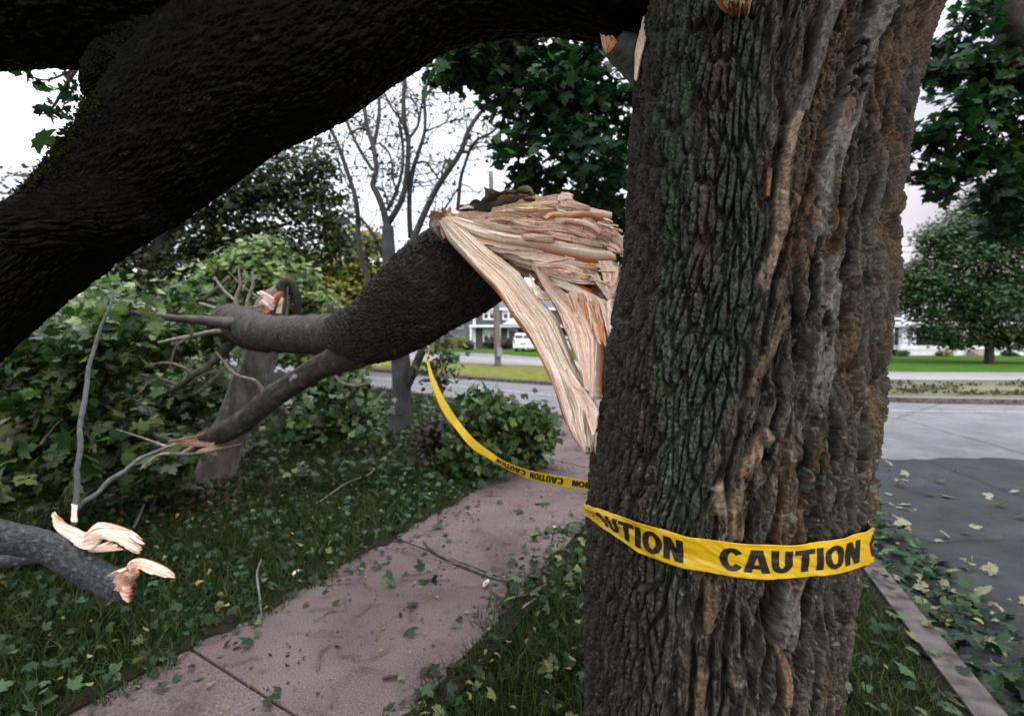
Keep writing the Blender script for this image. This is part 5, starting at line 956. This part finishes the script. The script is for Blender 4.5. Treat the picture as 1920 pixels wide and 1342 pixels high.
SH = [([(880,905,5.0,8),(880,850,5.0,6),(890,800,5.0,4),(900,765,5.0,2)], 'dark leafy bush behind the sagging tape, beside the pavement', 1500, .085, 'leaf', .34, 10),
      ([(980,905,5.2,8),(985,860,5.2,6),(1000,820,5.2,4),(990,785,5.2,2)], 'leafy bush right of the sagging tape, at the pavement edge', 1000, .085, 'leaf', .26, 9),
      ([(815,880,5.4,8),(812,850,5.4,6),(805,820,5.4,4),(812,795,5.4,2)], 'bush with brown dead leaves at the foot of the bare tree', 420, .065, 'deadleaf', .18, 9),
      ([(820,770,7.2,6),(826,730,7.2,5),(818,690,7.2,3),(830,665,7.2,2)], 'thin young shrub with sparse leaves just right of the bare tree', 230, .085, 'leaf', .30, 9)]
for i, (pl, lab, n, sz_, lm, sp_, sub) in enumerate(SH): leafy_branch('shrub', pl, lab, n, sz_, 'mid', lm, 831 + i, sp_, 'bush', None, sub)
# bushes in front of the houses
def bush(px_, py_, d, wpx, hpx, label, lm, seed, n=2600):
    b = G(px_, py_); t = empty('bush', (xpx(px_, d), d, 0), label, 'bush'); w2, h2 = sz(wpx, d)/2, sz(hpx, d); r = np.random.default_rng(seed)
    mk('stem', *tube(np.array([(xpx(px_, d), d, -.1), (xpx(px_, d), d, h2*.3), (xpx(px_, d)+.1, d, h2*.6)]), np.array([.05,.04,.02]), 8, 6), M['darkbark'], t)
    cl = [((xpx(px_, d) + r.uniform(-.7, .7)*w2, d + r.uniform(-.4, .4)*w2, h2*r.uniform(.3, .75)), h2*.38) for k in range(9)]
    V, Fs = clump_leaves(cl, n, .16, 'far', seed, hollow=.2); mk('leaves', V, Fs, M[lm], t)
bush(948, 658, 54, 26, 22, 'rounded dark bush right of the utility pole, beside the white van', 'darkleaf', 851); bush(919, 657, 55, 20, 20, 'dark bush under the lower window of the dark grey house', 'darkleaf', 852)
bush(848, 657, 50, 46, 30, 'broad olive bush in front of the pale blue house', 'yellowleaf', 853); bush(872, 658, 51, 30, 24, 'dark green bush between the two houses', 'darkleaf', 854)
bush(1690, 664, 36, 24, 9, 'low bush below the white porch, beside the big trunk edge', 'treeleaf', 856, 900); bush(1772, 664, 35.5, 26, 9, 'low pale bush below the middle of the white porch', 'yellowleaf', 857, 900); bush(1895, 664, 35.5, 34, 8, 'low bush below the right end of the white porch', 'treeleaf', 858, 900)
bush(845, 676, 27, 26, 15, 'small leafy tuft on the far verge left of the utility pole', 'treeleaf', 855, 500)
gt = empty('garden_tree', G(818, 657), 'slim dark trunk standing left of the pale blue house', 'tree'); mk('trunk', *pxtube([(820,660,40,6),(820,620,40,6),(824,590,40,5),(818,540,40,4)], 14, 8), M['darkbark'], gt)
V, Fs = clump_leaves(cpx([(815,540,34),(800,510,30),(840,530,26)], 40), 3000, .28, 'far', 861); mk('crown', V, Fs, M['darkleaf'], gt)

def lawn_pts(xa, xb, ya, yb, gate=None):
    def f(r, n):
        p = np.column_stack([r.uniform(xa, xb, n*2), ya + (yb - ya)*r.uniform(0, 1, n*2)**1.25, np.zeros(n*2)])
        xl = np.interp(p[:, 1], [a[1] for a in SL], [a[0] for a in SL]); xr = np.interp(p[:, 1], [a[1] for a in SR], [a[0] for a in SR]); xk = np.interp(p[:, 1], [a[1] for a in KERB], [a[0] for a in KERB]); xn = np.interp(p[:, 1], [b for a, b in NEAR][::-1], [a for a, b in NEAR][::-1])
        ov = .06 + .10*n2(p[:, 0]*3 + p[:, 1]*4, p[:, 1]*5, 5) + .07*n2(p[:, 1]*17, p[:, 0]*17, 6)
        left = (p[:, 0] < xl + ov) & (p[:, 0] < xn - .1); rt = (p[:, 0] > xr - ov) & (p[:, 0] < xk - .12) & (p[:, 1] < 5.8)
        m = left | rt
        if gate is not None: m &= gate(p, left, rt)
        return p[m][:n]
    return f
# short grass
def blades(n, f, hmin, hmax, seed):
    r = np.random.default_rng(seed); p = f(r, n); n = len(p); a = r.uniform(0, 6.28, n); hh = r.uniform(hmin, hmax, n); ln = r.normal(size=(n, 2))*hh[:, None]*.55; wv = .0016 + .0012*p[:, 1]*.6
    d_ = np.column_stack([np.cos(a), np.sin(a), np.zeros(n)])*wv[:, None]; top = p + np.column_stack([ln, hh*.85]); md = p + np.column_stack([ln*.35, hh*.55])
    V = np.stack([p - d_, p + d_, md + d_*.7, md - d_*.7, top], 1).reshape(-1, 3); b = (np.arange(n)*5)[:, None]
    return V, [b + np.array([[0,1,2,3]]), b + np.array([[3,2,4]])]
near = lambda p, l, r: (~((np.hypot(p[:, 0] - .55, p[:, 1] - 1.32) < .36)))
parts = [blades(70000, lawn_pts(-4.5, .3, .9, 5.5, near), .03, .12, 901), blades(26000, lawn_pts(-9, 3, 4, 15, near), .05, .13, 902), blades(24000, lawn_pts(-.7, 3, .7, 5.5, lambda p, l, r: near(p, l, r) & r & (n2(p[:, 0]*2.3 + 5, p[:, 1]*2.3, 9) + .9*sst(.9, 1.5, p[:, 0]) > -.1)), .025, .08, 903)]
V, Fs, _ = join(parts); tag(kind(mk('lawn_grass', V, Fs, M['grass']), 'stuff'), 'short dark grass growing through the leaf litter on the lawn', 'grass')
se = []
for ed, sg in ((sl, 1), (sr, -1)):
    nn_ = np.array([.908, -.418])*sg; yy = ed[:, 1]; wv = np.clip(.012 + .035*n2(yy*4.1, 0*yy, 40 + sg) + .030*n2(yy*13, 0*yy, 41 + sg) + .018*n2(yy*41, 0*yy, 42), .002, .2)
    cols = [np.column_stack([ed + nn_*(-.10), np.full(400, .030)])] + [np.column_stack([ed + nn_*(wv*f)[:, None], .031 + .006*(1 - f) + .004*n2(yy*60, f*9 + 0*yy, 45)]) for f in (0, .3, .6, .85)] + [np.column_stack([ed + nn_*wv[:, None], np.full(400, .026)])]
    V = np.stack(cols, 1); f_ = grid_faces(400, len(cols)); se.append((V.reshape(-1, 3), [f_ if sg < 0 else f_[:, ::-1]]))
V, Fs, _ = join(se); kind(mk('soil_edge', V, Fs, noise_mat('edge_soil', [(.3, (.010,.008,.006)), (.6, (.022,.017,.013)), (.8, (.04,.03,.022))], scale=60, rough=.95, bump=.9, bscale=160, dist=.01, spec=.1)), 'structure')
rr2 = lambda p, l, r: near(p, l, r) & (l | (n2(p[:, 0]*2.1, p[:, 1]*2.1, 4) + 1.2*sst(2.0, 3.2, p[:, 1]) > .15))
parts = [litter_patch(3600, lawn_pts(-4.5, .6, 1.1, 5.2, rr2), .052, 'maple', 911, (.012,.085), .6), litter_patch(4200, lawn_pts(-8, 1.2, 4.6, 12, rr2), .08, 'mid', 912, (.02,.14), .5), litter_patch(520, lawn_pts(-.6, 3, .8, 5.6, lambda p, l, r: near(p, l, r) & r & (p[:, 1] > 1.9)), .075, 'maple', 913, (.012,.06), .35), litter_patch(150, lawn_pts(-.6, 3, .8, 2.0, lambda p, l, r: near(p, l, r) & r), .06, 'maple', 914, (.012,.04), .3)]
def onpave(y0, y1, lo, hi):
    def f(r, n):
        y = r.uniform(y0, y1, n); a = np.interp(y, sl[:, 1], sl[:, 0]); b = np.interp(y, sr[:, 1], sr[:, 0]); t = lo + (hi - lo)*r.uniform(size=n); return np.column_stack([a + (b - a)*t, y, np.full(n, .028)])
    return f
parts += [litter_patch(420, onpave(1.6, 6.2, .0, 1.0), .018, 'far', 917, (.0,.004), .25), litter_patch(120, onpave(1.8, 6, .0, .22), .038, 'maple', 918, (.0,.02), .3), litter_patch(90, onpave(2.55, 3.7, .78, 1.08), .055, 'maple', 919, (.0,.05), .45), litter_patch(60, onpave(1.7, 5, .85, 1.02), .045, 'maple', 920, (.0,.03), .4)]
# drift of leaves in the gutter beyond the kerb
kc = catmull(KERB, 200)
def gutter(lo, hi, y0): 
    def f(r, n):
        i = r.integers(0, 200, n); off = lo + (hi - lo)*r.uniform(0, 1, n)**1.7; p = np.column_stack([kc[i, 0] + off*.94, kc[i, 1] - off*.34, np.full(n, -.12)]); return p[p[:, 1] > y0]
    return f
parts += [litter_patch(110, lambda r, n: gutter(-.16, .05, .6)(r, n) + [0, 0, .135], .06, 'maple', 916, (.0,.03), .35)]
parts += [litter_patch(1500, gutter(.02, .55, .6), .075, 'maple', 915, (.01,.09), .45)]
V, Fs, _ = join(parts); tag(kind(mk('leaf_litter', V, Fs, M['litter']), 'stuff'), 'storm torn green leaves strewn over the lawn and gutter', 'leaves')
parts = [litter_patch(420, lawn_pts(-3.5, .4, 1.1, 5, near), .034, 'key', 921, (.03,.10), .5), litter_patch(120, lawn_pts(-.6, 2.5, .9, 5, lambda p, l, r: near(p, l, r) & r), .034, 'key', 922, (.03,.06), .4), litter_patch(170, gutter(.05, .8, .6), .045, 'key', 923, (.02,.08), .5)]
V, Fs, _ = join(parts); tag(kind(mk('maple_keys', V, Fs, M['key']), 'stuff'), 'curled yellow maple keys scattered in the grass', 'seeds')
# dead brown humus under the tree and at the snag
V, Fs = litter_patch(500, lambda r, n: np.column_stack([G(360, 945)[0] + r.normal(size=n)*.32, G(360, 945)[1] + r.normal(size=n)*.22, np.zeros(n)]), .06, 'far', 925, (.01,.13), .6); tag(kind(mk('dead_leaves', V, Fs, M['deadleaf']), 'stuff'), 'dark reddish brown dead leaves round the foot of the snag', 'leaves')
# fallen grass clippings and leaves on the far side of the street
def farpatch(r, n): 
    x = r.uniform(5, 22, n); y = np.interp(x, [5,9.4,12,22], [14.2,12.6,12.2,12.0]) + 3.6*r.uniform(size=n)**1.3; k = n2(x*.9, y*1.3, 31) > .05; return np.column_stack([x, y, np.full(n, .0)])[k]
V, Fs = litter_patch(6500, farpatch, .11, 'far', 927, (.0,.07), .8); tag(kind(mk('grass_clumps', V, Fs, leaf_mat('dull_grass', [(0, (.03,.036,.012)), (.6, (.06,.062,.026)), (1, (.10,.094,.05))], .2, .7, .1)), 'stuff'), 'patchy strip of trampled grass along the far side of the crossing street', 'grass')
r_ = np.random.default_rng(61)
def one(name, kd, p, size, mat, label, cat, group, tilt=.25, seed=0):
    r = np.random.default_rng(seed); V, Fs = scatter(kd, np.zeros((1, 3)), np.array([size]), r.normal(size=(1, 3))*tilt + [0, 0, 1], r); V[:, 2] -= V[:, 2].min() - .002
    o = mk(name, V, Fs, M[mat]); o.location = tuple(p); return tag(o, label, cat, group)
def copies(protos, pts, lab, group, rng_):
    for i, p in enumerate(pts):
        o = protos[i % len(protos)]
        if i >= len(protos): o = o.copy(); COL.objects.link(o)
        o.location = tuple(p); o.rotation_euler = (0, 0, rng_.uniform(0, 6.28)); s_ = rng_.uniform(.55, 1.3); o.scale = (s_, s_, s_)
pv = []
while len(pv) < 150:
    y = 1.9 + 4.6*r_.uniform()**1.1; a, b = np.interp(y, [q[1] for q in SL], [q[0] for q in SL]), np.interp(y, [q[1] for q in SR], [q[0] for q in SR]); pv.append((a + .08 + (b - a - .16)*r_.uniform(), y, .0285))
copies([one('maple_key', 'key', (0,0,0), .034, 'key', 'small curled yellow maple key lying on the pinkish pavement', 'seed', 'maple keys on the pavement', .3, k) for k in range(4)], pv[:44], '', '', r_)
copies([one('maple_leaf', 'maple', (0,0,0), .07, 'litter', 'torn green leaf lying on the pinkish pavement', 'leaf', 'leaves on the pavement', .2, 10 + k) for k in range(5)], pv[60:84], '', '', r_)
def bark_chip(seed):
    r = np.random.default_rng(seed); V, Fs = tube(np.array([(-.012,0,.004),(0,.003,.006),(.012,0,.004)]), np.array([.002,.0055,.002]), 8, 7); V = V + .0015*r.normal(size=V.shape); o = mk('bark_chip', V, Fs, M['darkbark']); return tag(o, 'tiny dark crumb of bark on the pinkish pavement', 'bark chip', 'bark crumbs on the pavement')
copies([bark_chip(k) for k in range(3)], [(a, b, .027) for a, b, c in pv[100:150]], '', '', r_)
sv = []
while len(sv) < 150:
    i = r_.integers(0, 200); off = .35 + 3.2*r_.uniform()**1.6; p = (kc[i, 0] + off*.94 + r_.normal()*.1, kc[i, 1] - off*.34 + r_.uniform(-.3, 1.6), -.116)
    if .8 < p[1] < 6.2: sv.append(p)
copies([one('maple_leaf', 'maple', (0,0,0), .085, 'dryleaf', 'pale fallen leaf lying on the dark asphalt of the side street', 'leaf', 'leaves on the side street', .25, 20 + k) for k in range(5)], sv, '', '', r_)

# ------------------------------------------------------------------ logs, sticks and splinters
lg = empty('broken_log', G(110, 1110), 'blue grey broken log at the lower left with a splintered end', 'log')
mk('bark', *pxtube([(-220,980,2.3,31),(-80,990,2.35,30),(20,1009,2.4,28),(90,1026,2.42,27),(150,1060,2.42,27),(200,1088,2.4,26),(230,1104,2.38,24),(236,1107,2.37,19)], 260, 120, lambda a, L, t_, R: .7*limbdisp(931)(a, L, t_, R)), M['logbark'], lg)
slab('torn_end', [(218,1075,2.33),(226,1068,2.30),(240,1062,2.28),(258,1072,2.27)], [(222,1108,2.30),(240,1106,2.28),(246,1092,2.27),(262,1080,2.27)], .03, 50, 34, 935, lg, .018, .2, .35, tint=WP*.7, rough=.02)
slab('splinter', [(236,1072,2.30),(244,1052,2.26),(262,1047,2.24),(290,1054,2.22),(315,1066,2.20),(333,1080,2.19)], [(248,1078,2.30),(254,1064,2.27),(270,1060,2.25),(286,1068,2.23),(310,1078,2.20),(331,1084,2.19)], .012, 70, 22, 937, lg, .009, .0, .14, tint=WP, back=WO)
for i, (a, b, c, e) in enumerate(((214,1080,236,1098), (222,1090,246,1102), (226,1100,248,1110), (230,1104,242,1128), (216,1070,236,1078))): slab('splinter', [(a,b,2.30),((a+c)/2,(b+e)/2-4,2.28),(c,e-4,2.26)], [(a,b+12,2.29),((a+c)/2,(b+e)/2+9,2.27),(c,e+4,2.26)], .012, 30, 14, 940 + i, lg, .006, .1, .3, tint=(WP if i % 2 else WO*1.5))
lg2 = tag(mk('thin_log', *pxtube([(-160,1075,2.7,14),(-20,1056,2.7,13),(60,1046,2.72,11),(110,1038,2.75,9),(130,1022,2.8,8)], 80, 24, barkdisp(.004, .7, 945)), M['logbark']), 'thin dark branch lying behind the blue grey log', 'branch')
us = empty('upright_branch', P(135, 985, 2.6), 'thin grey branch standing upright with torn pale wood at its foot', 'branch')
mk('stem', *pxtube([(139,985,2.6,4.6),(141,950,2.61,4.4),(145,915,2.63,4.6),(144,880,2.65,4.2),(151,840,2.69,4.3),(150,800,2.72,4),(158,755,2.76,3.8),(163,720,2.8,3.6),(166,690,2.83,3.2),(178,650,2.88,3),(190,610,2.92,2.4),(204,580,2.95,2.2),(214,545,3.0,1.6)], 140, 14, barkdisp(.003, .4, 951, .12)), M['greytwig'], us)
mk('stem', *pxtube([(138,962,2.6,4.2),(158,940,2.62,4.2),(182,925,2.65,3.9),(205,901,2.69,4),(232,884,2.73,3.6),(262,860,2.78,3.6),(290,848,2.82,3.2),(330,832,2.9,2.8)], 90, 12, barkdisp(.003, .4, 953, .12)), M['greytwig'], us)
slab('torn_wood', [(97,960,2.50),(112,978,2.48),(140,990,2.46),(160,998,2.45),(182,980,2.45),(215,984,2.44),(250,998,2.43),(273,1016,2.42)], [(104,972,2.50),(128,1004,2.48),(150,1020,2.46),(180,1024,2.45),(198,1006,2.45),(222,1012,2.44),(245,1032,2.43),(262,1042,2.42)], .02, 150, 60, 955, us, .012, .03, .14, bow=.006, tint=WL, back=WO, eL=.4)
slab('torn_wood', [(128,998,2.50),(150,1018,2.49),(180,1022,2.48),(210,1012,2.48)], [(134,1008,2.50),(160,1032,2.49),(190,1034,2.48),(232,1030,2.48)], .015, 60, 26, 957, us, .006, .0, .1, tint=WP)
slab('torn_wood', [(134,944,2.57),(136,960,2.55),(134,980,2.52)], [(145,946,2.57),(144,962,2.55),(146,980,2.52)], .012, 30, 14, 959, us, .004, .0, .1, tint=WP)
def stick(name, pl, mat, label, cat='stick', z=.02, seg=50, amp=.002, children=()):
    """pl: (px, py, height, radius m) on the ground"""
    A = np.array([G(a, b, z + h_) for a, b, h_, r in pl]); t = empty(name, A[0], label, cat)
    mk('stem', *tube(A, np.array([q[3] for q in pl]), seg, 10, barkdisp(amp, .4, int(pl[0][0]))), M[mat], t)
    for c in children: mk('shoot', *tube(np.array([G(a, b, z + h_) for a, b, h_, r in c]), np.array([q[3] for q in c]), 20, 8, barkdisp(amp*.6, .4, int(c[0][0]))), M[mat], t)
    return t
stick('stick', [(794,1014,.02,.007),(815,1034,.02,.010),(850,1053,.015,.011),(885,1067,.015,.011),(930,1084,.012,.010),(980,1092,.012,.009),(1022,1090,.012,.009)], 'twig', 'curved dark stick lying across the pinkish pavement', children=([(860,1058,.02,.005),(820,1050,.03,.004),(770,1038,.02,.003),(722,1026,.015,.002)],))
stick('stick', [(920,1108,.012,.004),(945,1120,.02,.005),(990,1113,.03,.005),(1035,1088,.03,.004)], 'twig', 'thin bent twig at the right edge of the pavement', z=.02)
stick('stick', [(962,1160,.01,.006),(985,1135,.02,.006),(1005,1122,.02,.005)], 'paletwig', 'short pale broken twig in the leaves right of the pavement', z=.01)
stick('stick', [(903,1198,.015,.004),(925,1197,.015,.005),(948,1196,.012,.003)], 'twig', 'short dark twig on the right edge of the pavement', z=.02)
stick('stick', [(490,1162,.01,.007),(487,1120,.06,.006),(482,1075,.12,.005),(490,1048,.16,.003)], 'greytwig', 'grey twig with a pink broken end standing at the pavement edge', z=.0)
stick('stick', [(600,940,.03,.006),(650,905,.05,.006),(690,890,.06,.005),(703,878,.06,.004)], 'paletwig', 'pale twig lying in the leafy lawn left of the pavement', z=.02)
stick('stick', [(560,930,.03,.004),(600,925,.05,.004),(640,935,.04,.003),(668,950,.03,.003)], 'twig', 'thin crooked twig among the leaves in the middle of the lawn', z=.02)
stick('stick', [(250,990,.05,.010),(262,965,.07,.010),(270,945,.08,.008)], 'greytwig', 'short grey stick leaning beside the torn pale wood', z=.02)
def small_twig(seed):
    r = np.random.default_rng(seed); pts = [np.array([-.09, 0, .006])]; an = 0
    for q in range(5): an += r.normal()*.35; pts.append(pts[-1] + np.array([math.cos(an)*.036, math.sin(an)*.036, r.normal()*.003]))
    pts = np.array(pts); pts[:, 2] = np.maximum(pts[:, 2], .004); A_ = tube(pts, np.array([.003,.0032,.003,.0026,.002,.001]), 24, 7, barkdisp(.0008, .2, seed)); e = pts[2]; B_ = tube(np.array([e, e + [.02,.022,.006], e + [.05,.036,.004]]), np.array([.002,.0016,.0008]), 10, 5)
    V, Fs, _ = join([A_, B_]); return tag(mk('small_twig', V, Fs, M['twig']), 'small forked dark twig lying on the pinkish pavement', 'twig', 'small twigs on the pavement')
copies([small_twig(k) for k in range(4)], [(a, b, .029) for a, b, c in pv[44:60] + pv[84:92]], '', '', r_)
ws = tag(slab('wood_sliver', [tuple([640,1121,3.02]),(690,1112,3.08),(748,1095,3.18)], [(641,1125,3.0),(700,1119,3.05),(750,1099,3.17)], .008, 50, 10, 961, None, .002, .1, .1, tint=WP*.9), 'long pale sliver of wood on the pavement, next to a small leafy twig', 'wood splinter')
g0 = G(695, 1108, .03); ws.location = (0, 0, 0)
def chip(name, px_, py_, w_, l_, tint, label, seed, z=.03, rot=0):
    w_ *= .62; l_ *= 1.25; tint = tint*.85
    r = np.random.default_rng(seed); V, Fs = tube(np.array([(-l_/2,0,w_*.5),(-l_*.2,w_*.1,w_*.6),(l_*.2,-w_*.05,w_*.55),(l_/2,0,w_*.45)]), np.array([w_*.35,w_*.6,w_*.5,w_*.15]), 22, 12); V = V + w_*.16*np.stack([n3(V[:, 0]/w_*2, V[:, 1]/w_*2, V[:, 2]/w_*2, seed + k) for k in range(3)], -1); V[:, 2] -= V[:, 2].min()
    c = tint*(1 + .3*n3(V[:, 0]/w_*1.2, V[:, 1]/w_*5, V[:, 2]/w_*5, seed + 7)[:, None]); o = mk(name, V, Fs, M['wood'], None, np.clip(c, .01, .95)); o.location = tuple(G(px_, py_, z)); o.rotation_euler = (0, 0, rot); return tag(o, label, 'wood chip')
chip('wood_chip', 912, 1096, .035, .06, WL, 'pale chunky wood chip beside the curved stick on the pavement', 971, rot=1.2); chip('wood_chip', 556, 1076, .03, .06, WL, 'pale wood chip in the leaves left of the pavement', 972, .03, 1.4)
chip('bark_piece', 735, 1272, .020, .062, BK*.8, 'short dark cigar shaped bark piece on the near pavement', 973, .028, .25); chip('wood_chip', 1045, 990, .02, .09, WP, 'small pale splinter at the far right edge of the pavement', 974, .03, .1)
chip('bark_piece', 1018, 946, .025, .11, BK, 'dark bark piece lying on the pavement beneath the tape', 975, .028, .1); chip('wood_chip', 333, 968, .028, .08, WO*.8, 'orange torn wood chip in front of the snag', 976, .06, 2.0)
tw_ = empty('leafy_twig', G(770, 1082), 'small twig with fresh green maple leaves lying on the pavement', 'twig')
mk('stem', *tube(np.array([G(735,1088,.04), G(770,1078,.05), G(800,1075,.05), G(830,1060,.04)]), np.array([.002,.003,.003,.002]), 20, 6), M['twig'], tw_)
q = np.array([G(a, b, .045) for a, b in ((735,1078),(742,1090),(760,1082),(790,1070),(802,1078),(812,1082),(795,1088),(728,1084))]); V, Fs = scatter('maple', q, np.array([.075,.07,.045,.085,.08,.07,.05,.06]), np.random.default_rng(5).normal(size=(8, 3))*.45 + [0, -.5, 1], np.random.default_rng(7)); mk('leaves', V, Fs, M['leaf'], tw_)
